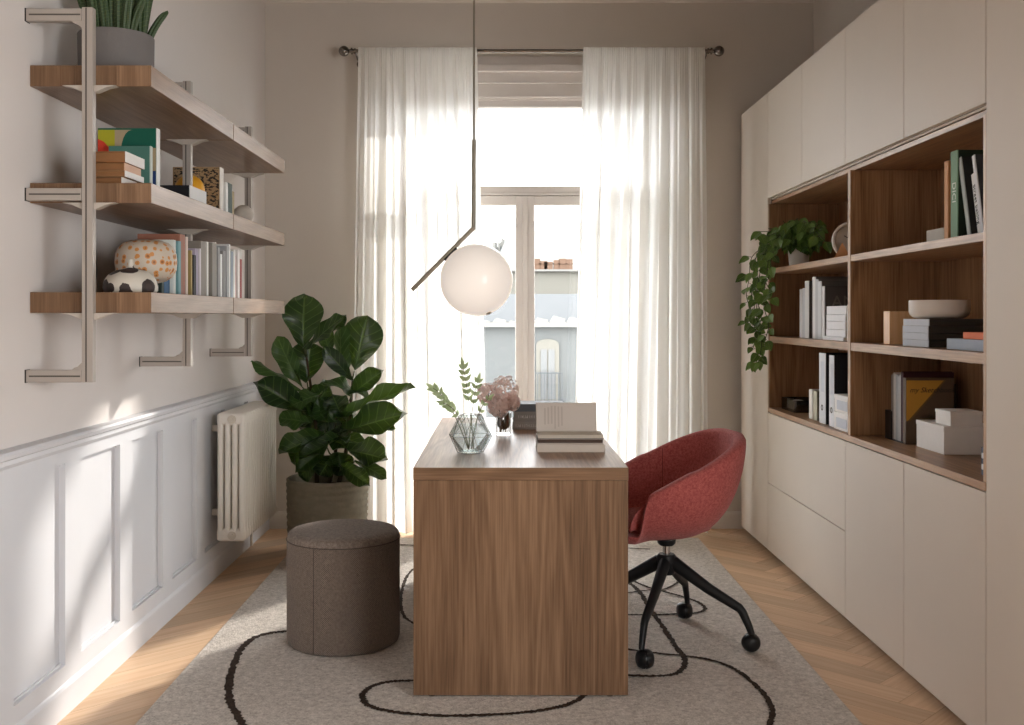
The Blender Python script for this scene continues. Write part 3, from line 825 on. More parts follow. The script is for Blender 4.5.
m = MB(); prof = [(.034, .0), (.03, .006), (.026, .022), (.03, .034)] + [(.03 + .067 * math.sin(min(1, a / 5) * PI / 2) ** .8, .036 + .012 * a) for a in range(1, 4)]
prof = [(.0, 0), (.034, .0), (.031, .004), (.027, .02), (.032, .034), (.062, .042), (.082, .055), (.094, .078), (.0965, .103), (.094, .13), (.085, .152), (.068, .166), (.05, .172), (.04, .174), (.034, .172), (.03, .16), (0, .158)]
m.lathe(prof, 56)
m.build('body', spot_mat('orange spots', (200, 188, 172), (202, 140, 78), (150, 92, 44), 44, .44), vs, True)
vs = empty('patterned_vase', 'small squat cream vase with dark round spots and thin neck', 'vase', (-1.13, 3.135, z))
m = MB(); m.lathe([(0, 0), (.074, 0), (.079, .006), (.0805, .018), (.077, .036), (.066, .053), (.044, .067), (.014, .075), (.009, .078), (.0085, .09), (.0085, .101), (.0055, .101), (.0055, .08), (0, .08)], 48)
m.build('body', spot_mat('dark spots', (206, 200, 188), (58, 48, 46), (70, 58, 54), 17, .5), vs, True, 50)
# books on the bottom shelf, spines to the room
row = [(3.434, .026, .12, (38, 54, 48), 'dark green low'), (3.461, .058, .135, (36, 84, 124), 'blue'), (3.522, .026, .19, (218, 222, 216), 'pale grey-green'),
       (3.551, .03, .188, (110, 152, 156), 'teal'), (3.585, .062, .215, (156, 104, 84), 'terracotta tall'), (3.65, .022, .21, (216, 196, 184), 'pale pink tall'),
       (3.70, .02, .165, (158, 138, 84), 'ochre slim'), (3.722, .034, .15, (24, 22, 26), 'black short'), (3.758, .04, .175, (168, 158, 176), 'lavender'), (3.80, .018, .178, (214, 208, 212), 'pale lilac slim'),
       (3.822, .07, .208, (142, 134, 124), 'taupe'), (3.895, .018, .21, (232, 230, 226), 'white slim'),
       (3.968, .062, .212, (140, 134, 126), 'stone'), (4.034, .02, .218, (236, 234, 230), 'white tall'), (4.058, .03, .2, (150, 150, 150), 'light grey'), (4.092, .028, .175, (228, 230, 230), 'off-white short'),
       (4.124, .038, .19, (140, 138, 138), 'mid grey'), (4.166, .04, .212, (170, 172, 174), 'chalk'), (4.21, .024, .222, (238, 238, 236), 'bright white tall'), (4.238, .036, .195, (152, 164, 176), 'blue-grey'),
       (4.278, .03, .205, (222, 222, 218), 'ivory'), (4.312, .026, .18, (196, 150, 148), 'dusty pink'), (4.342, .034, .208, (228, 224, 220), 'cream'), (4.38, .028, .17, (158, 72, 66), 'red short'), (4.412, .03, .212, (206, 204, 198), 'pale stone')]
for k, (y0, t, h, c, nm_) in enumerate(row):
    nb = '' if k == 0 else ', beside the %s one' % row[k - 1][4]
    d = R.uniform(.13, .15)
    xs = -1.112 - R.uniform(0, .012)
    if k in (0, 1): xs = -1.135
    pg = (c[0] // 3 + 40, c[1] // 3 + 40, c[2] // 3 + 40)
    bb = book('%s upright book on the bottom shelf%s' % (nm_, nb), (xs, y0 + t, z), t - .001, h, d, c, 'up', PI, group='row of upright books on the bottom wall shelf')
# planter with cactus
z = ST[0][1] + EPS
pl = empty('potted_cactus', 'finger cactus in a round grey concrete planter on the top shelf', 'potted plant', (-1.198, 3.2, z))
m = MB(); m.lathe([(0, 0), (.107, 0), (.111, .004), (.113, .13), (.1115, .132), (.107, .132), (.106, .128), (.106, .108), (0, .108)], 64); m.build('planter', M_concrete, pl, True, 40)
m = MB(); m.lathe([(.1, .109), (.06, .114), (0, .116)], 32, cap0=False); m.build('soil', M_soil, pl, True)
M_cac = leaf_mat('cactus green', (36, 56, 30), (70, 92, 48), (110, 128, 78), .5, .0)
rc = random.Random(4)
def cactus_col(bx, by, lx, ly, h, r):
    m = MB(); nb = 7; NV = 14
    def fn(u, v):
        a = 2 * PI * u
        rr_ = r * (1 + .2 * math.cos(nb * a)) * (1 if v < .8 else math.sqrt(max(0, 1 - ((v - .8) / .2) ** 2)) * .98 + .02) * (.72 + .28 * min(1, v * 3))
        return (bx + lx * v ** 1.6 + rr_ * math.cos(a), by + ly * v ** 1.6 + rr_ * math.sin(a), .108 + h * v)
    m.grid(fn, 42, NV, closeu=True, uvfn=lambda u, v: (u * 2 - 1, v * 3))
    m.build('column', M_cac, pl, True)
cl = [(-.065, -.03, -.05, -.02, .2, .014), (-.035, -.06, -.025, -.03, .24, .017), (-.005, -.07, -.02, -.02, .2, .013), (.012, -.05, .0, -.02, .26, .019), (.035, -.065, .015, -.02, .23, .016),
      (.06, -.045, .012, 0, .27, .018), (.085, -.02, .022, 0, .3, .017), (.088, .03, .055, .02, .12, .011), (-.05, .02, -.04, .02, .24, .016), (0, .0, 0, .02, .3, .019), (.04, .01, .02, .02, .27, .017),
      (.0, .06, -.01, .03, .26, .017), (.055, .06, .03, .03, .25, .016), (-.06, .06, -.04, .03, .2, .015), (.07, -.062, .045, -.02, .12, .011), (-.02, -.03, -.015, -.01, .17, .012), (.055, -.075, .02, -.015, .14, .012)]
for a in cl: cactus_col(*a)

# ================================================================== RADIATOR
rad = empty('radiator', 'white four-column radiator fixed to the left wall below the chair rail', 'radiator', (XL + .055, 4.79, .19))
RDX, RH = .135, .6
def section(y):
    m = MB()
    for k in range(4):
        x = .004 + k * .0335
        m.box(x, y, .03, x + .0265, y + .036, RH - .03, .011, 3)
    for z0, z1 in ((0, .06), (RH - .06, RH)):
        m.box(0, y, z0, RDX, y + .036, z1, .0165, 3)
        m.lathe([(0, -.0005), (.024, -.0005), (.024, .046), (0, .046)], 20, M=Matrix.Translation((RDX * .55, y, z0 + .03)) @ Matrix.Rotation(-PI / 2, 4, 'X'))
    return m
for k in range(15): section(k * .0465).build('section', M_rad, rad, True, 45)
for zz_ in (.03, RH - .03):
    m = MB(); T_ = Matrix.Translation((RDX * .55, -.0006, zz_)) @ Matrix.Rotation(PI / 2, 4, 'X')
    m.lathe([(0, 0), (.019, 0), (.02, .004), (.018, .007), (.009, .008), (.008, .012), (0, .012)], 24, M=T_); m.build('plug', M_chrome if False else plain('plug cream', (214, 206, 192), .3), rad, True, 40)
for y in (.12, .55):
    for zq in (.1, .5):
        m = MB(); m.box(-.053, y, zq, .002, y + .03, zq + .03, .003); m.build('wall_mount', M_rad, rad)
m = MB(); m.tube([(-.02, .71, .03), (-.02, .76, .03), (-.02, .76, -.185)], .009, 10); m.tube([(RDX * .5, .695, .03), (-.02, .715, .03)], .009, 10); m.build('pipe', M_rad, rad, True, 50)

# ================================================================== FIG
fig = empty('potted_fig', 'fiddle-leaf fig in a ribbed grey pot between radiator and curtain', 'potted plant', (-.915, 5.4, RT))
m = MB()
prof = [(0, 0), (.195, 0), (.203, .008)]
for k in range(60):
    zq = .01 + k * .0062; prof.append((.204 + .008 * k / 60 + .0022 * math.sin(k * 1.15) + .001 * math.sin(k * 2.9), zq))
prof += [(.212, .385), (.206, .39), (.198, .388), (.196, .37), (.196, .33), (0, .33)]
m.lathe(prof, 64)
m.build('pot', plain('ribbed clay', (134, 128, 112), .9, var=.22, vscale=26, bump=.5, bscale=60), fig, True)
m = MB(); m.lathe([(.195, .331), (.1, .345), (0, .35)], 32, cap0=False); m.build('soil', M_soil, fig, True)
M_fig = leaf_mat('fig leaf', (20, 46, 26), (56, 88, 36), (104, 134, 74), .36, .1)
lf = MB()
def leaf(mb, base, tip, w, nrm, droop=.15, cup=.12, wav=.05, fiddle=True, nu=8, nv=14, seed=0):
    base = Vector(base); tip = Vector(tip); ax = tip - base; L = ax.length; ax.normalize()
    nrm = Vector(nrm); nrm = (nrm - ax * nrm.dot(ax)).normalized(); sd = ax.cross(nrm).normalized()
    ph = seed * 1.7
    def prof(t):
        if fiddle:
            a = math.sin(PI * min(1, max(0, t)) ** 1.25) ** .62 if 0 < t < 1 else 0
            return a * (.62 + .55 * t)
        return (math.sin(PI * t ** .62) ** .9 if 0 < t < 1 else 0)
    def fn(u, v):
        s = u * 2 - 1; ww = w * .5 * prof(v)
        off = nrm * (cup * w * (abs(s) ** 1.5) - droop * L * (v * v * 1.2 - .2 * v) + wav * w * math.sin(v * 13 + ph + (2 if s > 0 else 0)) * abs(s) ** 2)
        return base + ax * (L * v) + sd * (s * ww) + off
    mb.grid(fn, nu, nv, uvfn=lambda u, v: (u * 2 - 1, v))
k_ = 3.625
LV = [(195, 228, 190, 32, 128, 0, -1, .15), (205, 235, 322, 105, 70, .3, -.5, .6), (190, 370, 88, 195, 74, -.3, -.8, .4), (207, 352, 218, 200, 112, 0, -1, .1), (200, 390, 15, 262, 62, 0, -.4, 1),
      (190, 455, 25, 350, 92, -.2, -.9, .5), (335, 375, 320, 140, 66, -.5, -.8, .2), (378, 312, 425, 112, 128, .1, -1, .05), (372, 345, 272, 232, 56, -.2, -.8, .4), (368, 395, 482, 308, 66, .2, -.9, .4),
      (425, 412, 280, 325, 74, -.1, -.5, .9), (352, 480, 568, 338, 70, .1, -.6, .9), (360, 525, 558, 462, 104, .1, -1, .35), (368, 530, 527, 512, 44, 0, -.3, 1), (225, 500, 105, 478, 84, 0, -.8, .7),
      (262, 395, 145, 425, 72, 0, -.7, .8), (270, 545, 103, 600, 72, -.1, -.8, .5), (320, 560, 178, 625, 78, 0, -.7, .8), (268, 540, 425, 560, 62, .1, -.5, .9), (355, 600, 494, 622, 92, .2, -.9, .5),
      (380, 640, 492, 690, 52, .2, -.8, .6), (330, 655, 428, 720, 60, .1, -1, .4), (280, 590, 165, 668, 84, -.1, -1, .4), (310, 500, 240, 418, 84, 0, -.7, .7), (225, 440, 275, 480, 74, .0, -.9, .6),
      (210, 470, 290, 360, 70, .1, -.9, .3), (330, 470, 300, 400, 80, 0, -.9, .4), (300, 620, 250, 690, 80, 0, -1, .3), (300, 610, 360, 680, 80, 0, -1, .3), (250, 560, 330, 500, 80, 0, -1, .3), (240, 650, 175, 690, 70, -.2, -1, .3),
      (310, 160, 345, 110, 40, .1, -1, .2), (290, 250, 262, 150, 60, .1, .8, .3), (300, 520, 215, 560, 84, -.1, -.8, .6), (290, 560, 360, 585, 80, .1, -.8, .6), (250, 470, 180, 520, 78, -.2, -.8, .5), (330, 520, 260, 470, 84, 0, -1, .3), (290, 440, 345, 470, 80, .1, -.9, .4), (240, 610, 205, 660, 70, 0, -1, .4), (320, 610, 330, 660, 80, 0, -1, .3), (250, 420, 235, 360, 74, -.1, -1, .2), (310, 540, 380, 440, 90, .1, -.8, .5), (230, 580, 150, 640, 80, 0, -.9, .3)]
bases = []
fo = Vector(fig.location)
for i, (bx, by, tx, ty, w, nx, ny, nz) in enumerate(LV):
    dz = R.uniform(-.1, .1)
    Zb = 5.38 + (.07 if i > 23 else 0) + dz * .5
    Zt = Zb - (.1 if nz > .3 else .02) * R.uniform(.3, 1.4)
    if i == 32: Zb = Zt = 5.5
    B = P(250 + bx / k_, 285 + by / k_, Zb) - fo; T_ = P(250 + tx / k_, 285 + ty / k_, Zt) - fo
    wm = w / k_ * Zb / F * 1.2
    leaf(lf, B, T_, wm, (nx, ny, nz), droop=R.uniform(.04, .26), cup=R.choice([-.15, .1, .3, .42]), wav=R.uniform(.08, .16), seed=i)
    bases.append(B)
lf.build('foliage', M_fig, fig, True)
m = MB()
for (bx, top) in ((-.06, (200, 225)), (.05, (372, 330)), (.0, (310, 450))):
    T_ = P(250 + top[0] / k_, 285 + top[1] / k_, 5.42) - fo
    s0 = Vector((bx, .02, .33)); mid = (s0 + T_) / 2 + Vector((.02, .01, 0))
    m.tube([s0, s0.lerp(mid, .5) + Vector((.006, 0, 0)), mid, mid.lerp(T_, .5), T_], [.012, .011, .009, .007, .004], 8)
m.build('trunk', M_bark, fig, True)
m = MB()
for i, B in enumerate(bases):
    # petiole from the nearest trunk line
    tgt = None; best = 9
    for (bx, top) in ((-.06, (200, 225)), (.05, (372, 330)), (.0, (310, 450))):
        T_ = P(250 + top[0] / k_, 285 + top[1] / k_, 5.42) - fo; s0 = Vector((bx, .02, .33))
        f = max(0, min(1, (B.z - .04 - s0.z) / max(.01, T_.z - s0.z))); q = s0.lerp(T_, f)
        if (q - B).length < best: best = (q - B).length; tgt = q
    if best > .005: m.tube([tgt, tgt.lerp(B, .5) + Vector((0, 0, -.008)), B], [.0045, .004, .003], 6)
m.build('stem', M_stem, fig, True)

# ================================================================== STOOL
st = empty('pouf', 'round brown woven fabric pouf on the rug left of the desk', 'stool', (-.604, 3.93, RT))
m = MB()
m.lathe([(0, 0), (.2, 0), (.209, .006), (.213, .02), (.2135, .2), (.2135, .385), (.213, .392)], 96, cap1=False)
M_pouf = weave('pouf cloth', (78, 68, 60), (142, 127, 115), 190, 850)
m.build('side', M_pouf, st, True)
m = MB(); m.lathe([(.213, .392), (.2115, .402), (.207, .412), (.198, .42), (.18, .4245), (.1, .427), (0, .428)], 96, cap0=False)
m.build('seat_top', fabric('pouf top', (104, 93, 85), (146, 133, 123), 240, .5), st, True)
m = MB(); m.tube([(.2138 * math.cos(2 * PI * k / 96), .2138 * math.sin(2 * PI * k / 96), .392) for k in range(96)], .002, 6, closed=True)
m.tube([(.214 * math.cos(-1.95), .214 * math.sin(-1.95), .012 + .376 * k / 10) for k in range(11)], .0012, 6)
m.build('seam', fabric('seam cloth', (70, 60, 54), (90, 80, 72), 300), st, True)

# ================================================================== DESK
DX0, DX1, DY0, DY1, DH = -.2885, .4105, 3.34, 4.965, .751
dk = empty('desk', 'walnut desk with solid panel ends standing end-on in the middle of the rug', 'desk', ((DX0 + DX1) / 2, DY0, RT))
hw = (DX1 - DX0) / 2
m = MB(); m.box(-hw, 0, DH - .049, hw, DY1 - DY0, DH - RT, .0015)
WY_sheen = wood('walnut with window sheen', 'y', (100, 72, 52), (146, 111, 85), (178, 142, 113), .36);  # lighter walnut on the top face, window sheen put into the colour
grain(m.build('top', [WY_sheen], dk, True, 40), WX)
for y0, y1 in ((.002, .04), (DY1 - DY0 - .04, DY1 - DY0 - .002)):
    m = MB(); m.box(-hw + .001, y0, .004, hw - .001, y1, DH - .0495, .0012)
    pn = m.build('end_panel', WZ, dk, True, 40)
    m = MB()
    for x in (-hw + .06, hw - .06): m.lathe([(0, 0), (.014, 0), (.014, .0045), (0, .0045)], 16, c=(x, (y0 + y1) / 2))
    m.build('glide', M_blackp, pn)
m = MB(); m.box(-.012, .041, .46, .012, DY1 - DY0 - .041, DH - .05, .001); m.build('modesty_panel', WZ, dk)

# objects on the desk
DT = DH + .0008
vg = empty('glass_vase', 'faceted clear glass vase of water with green sprigs at desk corner', 'vase', (-.113, 3.70, DT))
M_vg = thin_glass('vase glass', srgb(250, 252, 252), .12)
def faceted(r0, r1, r2, h0, h1, h2, n=6):
    rings = []
    for j, (r, h) in enumerate(((r0, h0), (r1, h1), (r2, h2))):
        off = (j % 2) * PI / n
        rings.append([Vector((r * math.cos(2 * PI * k / n + off + .2), r * math.sin(2 * PI * k / n + off + .2), h)) for k in range(n)])
    return rings
def facet_mesh(mb, rings, bottom=True):
    V = [[mb.bm.verts.new(p) for p in r] for r in rings]; n = len(V[0])
    for j in range(len(V) - 1):
        for k in range(n):
            a, b = V[j], V[j + 1]
            if j % 2 == 0:
                mb.bm.faces.new((a[k], a[(k + 1) % n], b[k])); mb.bm.faces.new((a[(k + 1) % n], b[(k + 1) % n], b[k]))
            else:
                mb.bm.faces.new((a[k], b[(k + 1) % n], b[k])); mb.bm.faces.new((a[k], a[(k + 1) % n], b[(k + 1) % n]))
    if bottom: mb.bm.faces.new(V[0][::-1])
m = MB(); facet_mesh(m, faceted(.047, .082, .04, .001, .062, .137)); facet_mesh(m, faceted(.043, .077, .037, .006, .062, .137))
gl = m.build('glass', M_vg, vg)
m = MB()
for rr_ in (faceted(.047, .082, .04, .001, .062, .137),):
    for j in range(2):
        for k in range(6):
            a, b = rr_[j], rr_[j + 1]
            prs = [(a[k], b[k]), ((a[(k + 1) % 6], b[k]) if j == 0 else (a[k], b[(k + 1) % 6]))]
            for p, q in prs: m.tube([p, q], .0011, 6)
    for ring in rr_:
        for k in range(6): m.tube([ring[k], ring[(k + 1) % 6]], .0012, 6)
m.build('facet_edge', thin_glass('glass edge', srgb(215, 220, 222), .5), gl)
m = MB(); rw = faceted(.041, .075, .052, .007, .062, .1); facet_mesh(m, rw); m.poly(rw[2])
m.build('water', thin_glass('water', srgb(246, 249, 249), .15), vg)
sp = empty('sprig_bunch', 'green leafy sprigs standing in the faceted glass vase', 'plant', (-.113, 3.70, DT + .008))
sl = MB(); ss = MB(); vo = Vector(sp.location)
M_sprig = leaf_mat('sprig leaf', (136, 162, 122), (182, 200, 164), (206, 216, 188), .5, .5, (190, 206, 150))
def sprig(tip, ctrl, n, size, seed):
    rr = random.Random(seed)
    b = Vector((rr.uniform(-.012, .012), rr.uniform(-.012, .012), .004)); c = P(*ctrl) - vo; t = P(*tip) - vo
    pts = [b * (1 - q) ** 2 + c * 2 * q * (1 - q) + t * q * q for q in [i / 14 for i in range(15)]]
    ss.tube(pts, [.0022 - .0011 * i / 14 for i in range(15)], 6)
    for i in range(n):
        q = .5 + .5 * (i + .5) / n
        p = b * (1 - q) ** 2 + c * 2 * q * (1 - q) + t * q * q
        d = ((t - b) * .3 + (t - c)).normalized()
        for s in (-1, 1):
            sd = d.cross(Vector((0, -1, .1))).normalized() * s
            v = (d * .7 + sd * rr.uniform(.5, .9) + Vector((0, rr.uniform(-.5, .5), rr.uniform(-.1, .2)))).normalized()
            leaf(sl, p, p + v * size * rr.uniform(.75, 1.1), size * .46, (rr.uniform(-.4, .4), -1, rr.uniform(0, .5)), .1, .1, .02, False, 4, 6, i)
    leaf(sl, t, t + (t - c).normalized() * size, size * .42, (0, -1, .3), .05, .1, .02, False, 4, 6)
sprig((433, 388, 3.68), (452, 400, 3.7), 6, .034, 1); sprig((463, 366, 3.7), (470, 400, 3.7), 6, .034, 2); sprig((478, 380, 3.72), (472, 400, 3.7), 4, .03, 3); sprig((443, 403, 3.62), (462, 408, 3.66), 5, .03, 4); sprig((489, 398, 3.72), (476, 408, 3.7), 3, .026, 5)
ss.build('stem', plain('sprig stem', (122, 118, 92), .6), sp, True); sl.build('foliage', M_sprig, sp, True)
# second vase with hydrangea
v2 = empty('glass_vase', 'small straight clear glass vase holding the dried pink hydrangea', 'vase', (.0055, 4.25, DT))
m = MB(); m.lathe([(0, .001), (.033, .001), (.034, .004), (.034, .09), (.0325, .0905), (.031, .09), (.031, .008), (0, .008)], 36)
m.build('glass', thin_glass('vase glass clear', srgb(246, 246, 245), .2), v2, True, 40)
hy = empty('dried_hydrangea', 'dried dusty pink hydrangea heads in the small straight vase', 'flowers', (.0055, 4.25, DT + .01))
ho = Vector(hy.location)
rh = random.Random(11)
heads = [(P(488, 394, 4.24) - ho, .046), (P(505, 390, 4.25) - ho, .062), (P(498, 407, 4.22) - ho, .045), (P(511, 402, 4.27) - ho, .038)]
pet = MB()
for c, r in heads:
    for k in range(210):
        v = Vector((rh.gauss(0, 1), rh.gauss(0, 1), rh.gauss(0, 1))).normalized()
        p = c + v * r * rh.uniform(.7, 1.02)
        a = v.cross(Vector((0, 0, 1))); a = a.normalized() if a.length > .01 else Vector((1, 0, 0)); b = v.cross(a)
        s = rh.uniform(.006, .0095); ro = rh.uniform(0, PI)
        for q in range(4):
            an = ro + q * PI / 2
            d = a * math.cos(an) + b * math.sin(an); e = a * -math.sin(an) + b * math.cos(an)
            vs_ = [pet.bm.verts.new(p), pet.bm.verts.new(p + d * s * .6 + e * s * .5 + v * .002), pet.bm.verts.new(p + d * s * 1.15 + v * .001), pet.bm.verts.new(p + d * s * .6 - e * s * .5 + v * .002)]
            pet.bm.faces.new(vs_)
    m = MB(); m.tube([Vector((rh.uniform(-.015, .015), rh.uniform(-.015, .015), .002)), c * .5 + Vector((0, 0, .02)), c], .0022, 6); m.build('stem', plain('dry stem', (96, 78, 56), .8), hy, True)
M_pet = leaf_mat('hydrangea petal', (224, 198, 190), (244, 230, 222), (234, 216, 208), .8, .35, (246, 226, 220))
pet.build('petals', M_pet, hy)
m = MB()
for k in range(5):
    a = k * 1.3; leaf(m, (.012 * math.cos(a), .012 * math.sin(a), .012), (.022 * math.cos(a), .022 * math.sin(a), .085), .024, (math.cos(a + 1.5), math.sin(a + 1.5), .2), .1, .2, .1, False, 4, 8, k)
m.build('dry_leaf', plain('dry leaf', (104, 80, 54), .8), hy, True)
# grey books behind
zc = DT
for lab, t, dx, c in (('grey lettered book at the bottom of the stack behind the dried flowers', .034, 0, (150, 144, 138)), ('grey lettered book in the middle of the stack behind the dried flowers', .042, .004, (140, 134, 128)), ('charcoal book on top of the stack behind the dried flowers', .033, .008, (92, 96, 100))):
    x0, x1 = .045 + dx, .27 + dx * .3
    o = book(lab, ((x0 + x1) / 2 , 4.44, zc), t, x1 - x0, .17, c, 'flat', PI / 2, spine=None, group='grey books behind the dried flowers')
    # after a quarter turn the spine faces the viewer
    o.location = (x1, 4.44, zc); 
    if t != .033:      # a row of small worn capitals, too faint to read
        m = MB(); rl = random.Random(int(t * 1e4)); L_ = x1 - x0; y = L_ * .42
        while y < L_ * .97:
            if rl.random() < .8:
                m.box(-.0014, y, t / 2 - .006, -.0004, y + .0022, t / 2 + .006)
                if rl.random() < .6: m.box(-.0014, y + .0022, t / 2 + rl.choice((-.006, -.001, .004)), -.0004, y + .0062, t / 2 + rl.choice((-.004, .001, .006)))
            y += .0095
        m.build('lettering', plain('spine ink', (196, 190, 184), .7), o)
    zc += t + .0006
# pale stack with the open book
x0, x1 = P(537, 0, 3.70).x, P(605, 0, 3.70).x
zc = DT
o = book('thick cream book at the bottom of the pale stack on the desk', (x1, 3.705, zc), .029, x1 - x0, .19, (212, 202, 190), 'flat', PI / 2); zc += .0297
o = book('brown-edged book in the middle of the pale stack on the desk', (x0 + .002, 3.893, zc), .018, x1 - x0 - .006, .18, (206, 196, 186), 'flat', -PI / 2, pages=plain('dark page edge', (92, 76, 66), .8)); zc += .0187
# its open side faces the viewer: turn so that the page block shows
for q in o.children:
    pass
op = empty('open_book', 'open pale grey book with its cover standing up, on top of the desk stack', 'book', (x0, 3.695, zc))
w = x1 - x0
m = MB(); m.box(.001, 0, 0, w - .002, .13, .0025, .001); m.build('back_cover', cmat((128, 120, 116)), op)
m = MB()
for k in range(4): m.box(.004, .003 + k * .0006, .0028 + k * .0032, w - .005, .128, .0054 + k * .0032, .0006)
m.build('pages', M_page, op)
m = MB()
Mx = Matrix.Translation((0, .105, .0157)) @ Matrix.Rotation(math.radians(14), 4, 'X').inverted()
m.box(0, 0, 0, w - .02, .004, .108, .001, M=Mx)
for k in range(5): m.box(.002, -.0012 - .0009 * k, .0005, w - .022, -.0005 - .0009 * k, .106 - .0006 * k, 0, M=Mx)
up = m.build('upright_pages', plain('grey page', (206, 198, 190), .85), op)
m = MB(); rt = random.Random(8)
for k in range(6):
    x = .03 + k * .0125; m.box(x, -.0056, .03 - rt.uniform(0, .02), x + .006, -.0053, .098 - rt.uniform(0, .012), 0, M=Mx)
m.build('print', plain('faint print', (190, 181, 173), .9), up)

# ================================================================== PENDANT
ZP = 4.25
pd = empty('pendant_lamp', 'opal globe pendant lamp on a bent bronze stem over the desk', 'lamp', tuple(P(474, 228, ZP)))
po = Vector(pd.location)
A_ = P(473.5, 228, ZP) - po; E_ = P(412, 290, ZP) - po; T1 = P(474, 140, ZP) - po
m = MB(); m.tube([T1, (T1.x, 0, HC - po.z - .02)], .0045, 10); m.build('suspension_rod', M_brass, pd, True, 50)
m = MB(); m.tube([T1, A_ + Vector((0, 0, .004)), A_], .0085, 14); m.build('stem', M_brass, pd, True, 50)
m = MB(); m.tube([A_ + (A_ - E_).normalized() * .004, E_], .009, 14); arm = m.build('arm', M_brass, pd, True, 50)
m = MB(); m.lathe([(0, 0), (.06, 0), (.06, .02), (0, .02)], 32, M=Matrix.Translation((T1.x, 0, HC - po.z - .0205))); m.build('ceiling_rose', M_brass, pd, True, 40)
gc = P(476.5, 280, ZP) - po; gr_ = 36.3 * ZP / F
Mg, nt, b = newmat('opal glass')
b.inputs['Base Color'].default_value = srgb(244, 238, 230); b.inputs['Roughness'].default_value = .25
b.inputs['Emission Color'].default_value = srgb(255, 244, 234); b.inputs['Emission Strength'].default_value = .36
b.inputs['Subsurface Weight'].default_value = 0
m = MB(); m.sphere(gc, gr_, 64, 40); gb = m.build('globe', Mg, pd, True)
d = (A_ - E_).normalized(); foot = A_ + (-d) * ((gc - A_).dot(-d))
m = MB(); m.tube([foot - d * .035 + (gc - foot).normalized() * .008, foot + d * .035 + (gc - foot).normalized() * .008], .0095, 10); m.build('holder', M_black, arm, True, 50)
q = (P(490, 316, ZP) - po - gc).normalized(); q = Vector((q.x, -.25, q.z)).normalized()
m = MB(); Mr = Matrix.Translation(gc + q * (gr_ - .001)) @ q.to_track_quat('Z', 'Y').to_matrix().to_4x4()
m.lathe([(0, 0), (.011, 0), (.011, .005), (0, .007)], 20, M=Mr); m.build('cap', M_brass, gb, True, 40)

# ================================================================== CHAIR
ch = empty('swivel_chair', 'coral red upholstered tub chair on a black four-star castor base', 'chair', (.625, 3.915, RT))
M_ch = fabric('coral felt', (146, 66, 65), (194, 108, 103), 330, .35, .9, .12)
CR = math.radians(10)
def rim_h(x):                   # rim height over the seat's fore-aft line (back is +x)
    def sst(a, b, t):
        t = max(0, min(1, (t - a) / (b - a))); return t * t * (3 - 2 * t)
    arm = .605 + .20 * max(0, min(1, (x + .16) / .43)) ** .9
    lip = .455
    return lip + (arm - lip) * sst(-.182, -.158, x)
def shell_pt(u, v, ins=0.0):
    a = 2 * PI * u
    cx_, sx_ = math.cos(a), math.sin(a)
    n = 2.35
    rr = 1 / (abs(cx_) ** n + abs(sx_) ** n) ** (1 / n)
    Rx = (.272 if cx_ > 0 else .275) ; Ry = .292
    X_, Y_ = Rx * rr * cx_, Ry * rr * sx_
    h = rim_h(X_)
    th = v * PI / 2
    f = math.sin(th) ** .85; g = (1 - math.cos(th)) ** 1.05
    lean = .0
    if X_ > 0: lean = .012 * v
    fx = f if cx_ > 0 else f + (1 - (1 - f) ** 2.2 - f) * min(1, -cx_ * 3)
    return Vector((X_ * fx + lean, Y_ * (f - ins / .28), 404e-3 - RT + (h - .404) * g))
m = MB(); m.grid(lambda u, v: shell_pt(u, .06 + .94 * v), 144, 20, closeu=True)
bv = [v for v in m.bm.verts if v.is_boundary]
lowz = min(v.co.z for v in bv)
bot = [v for v in bv if v.co.z < lowz + .004 and v.co.xy.length < .06]
bot.sort(key=lambda v: math.atan2(v.co.y, v.co.x)); m.bm.faces.new(bot)
sh = m.build('shell', M_ch, ch, True, recalc=True)
so = sh.modifiers.new('thick', 'SOLIDIFY'); so.thickness = .048; so.offset = -1
sb = sh.modifiers.new('soft', 'SUBSURF'); sb.levels = 1; sb.render_levels = 1
sh.rotation_euler = (0, 0, CR)
# seat pad inside the shell
m = MB()
def pad(u, v):
    a = 2 * PI * u; cx_, sx_ = math.cos(a), math.sin(a); n = 2.5
    rr = 1 / (abs(cx_) ** n + abs(sx_) ** n) ** (1 / n)
    prof_ = [(0, .052), (.5, .052), (.85, .048), (1.0, .036), (1.02, .02), (.95, .0)]
    q = v * (len(prof_) - 1); i = min(int(q), len(prof_) - 2); t = q - i
    f = prof_[i][0] * (1 - t) + prof_[i + 1][0] * t; zq = prof_[i][1] * (1 - t) + prof_[i + 1][1] * t
    x = (.165 if cx_ > 0 else .195) * rr * cx_ * f; y = .168 * rr * sx_ * f
    return Vector((x, y, .446 - RT + zq - .2 * max(0, -x - .12)))
m.grid(pad, 64, 20, closeu=True); st_ = m.build('seat', M_ch, ch, True, recalc=True); st_.rotation_euler = (0, 0, CR)
m = MB()
for u in (.21, .79):
    pts = []
    for k in range(3, 19):
        p = shell_pt(u, .06 + .94 * k / 18.5); n_in = Vector((-p.x, -p.y, .0)).normalized()
        th = (.06 + .94 * k / 18.5) * PI / 2
        nn = (n_in * math.sin(th) + Vector((0, 0, 1)) * math.cos(th)).normalized()
        pts.append(p + nn * .0482)
    m.tube(pts, .0012, 6)
sm_ = m.build('seam', fabric('seam dark', (86, 34, 36), (100, 44, 44), 300), ch, True); sm_.rotation_euler = (0, 0, CR)
HB = .3
m = MB(); m.lathe([(0, HB + .03), (.0145, HB + .03), (.0145, .393 - RT), (0, .393 - RT)], 20); m.build('gas_column', M_chrome, ch, True, 40)
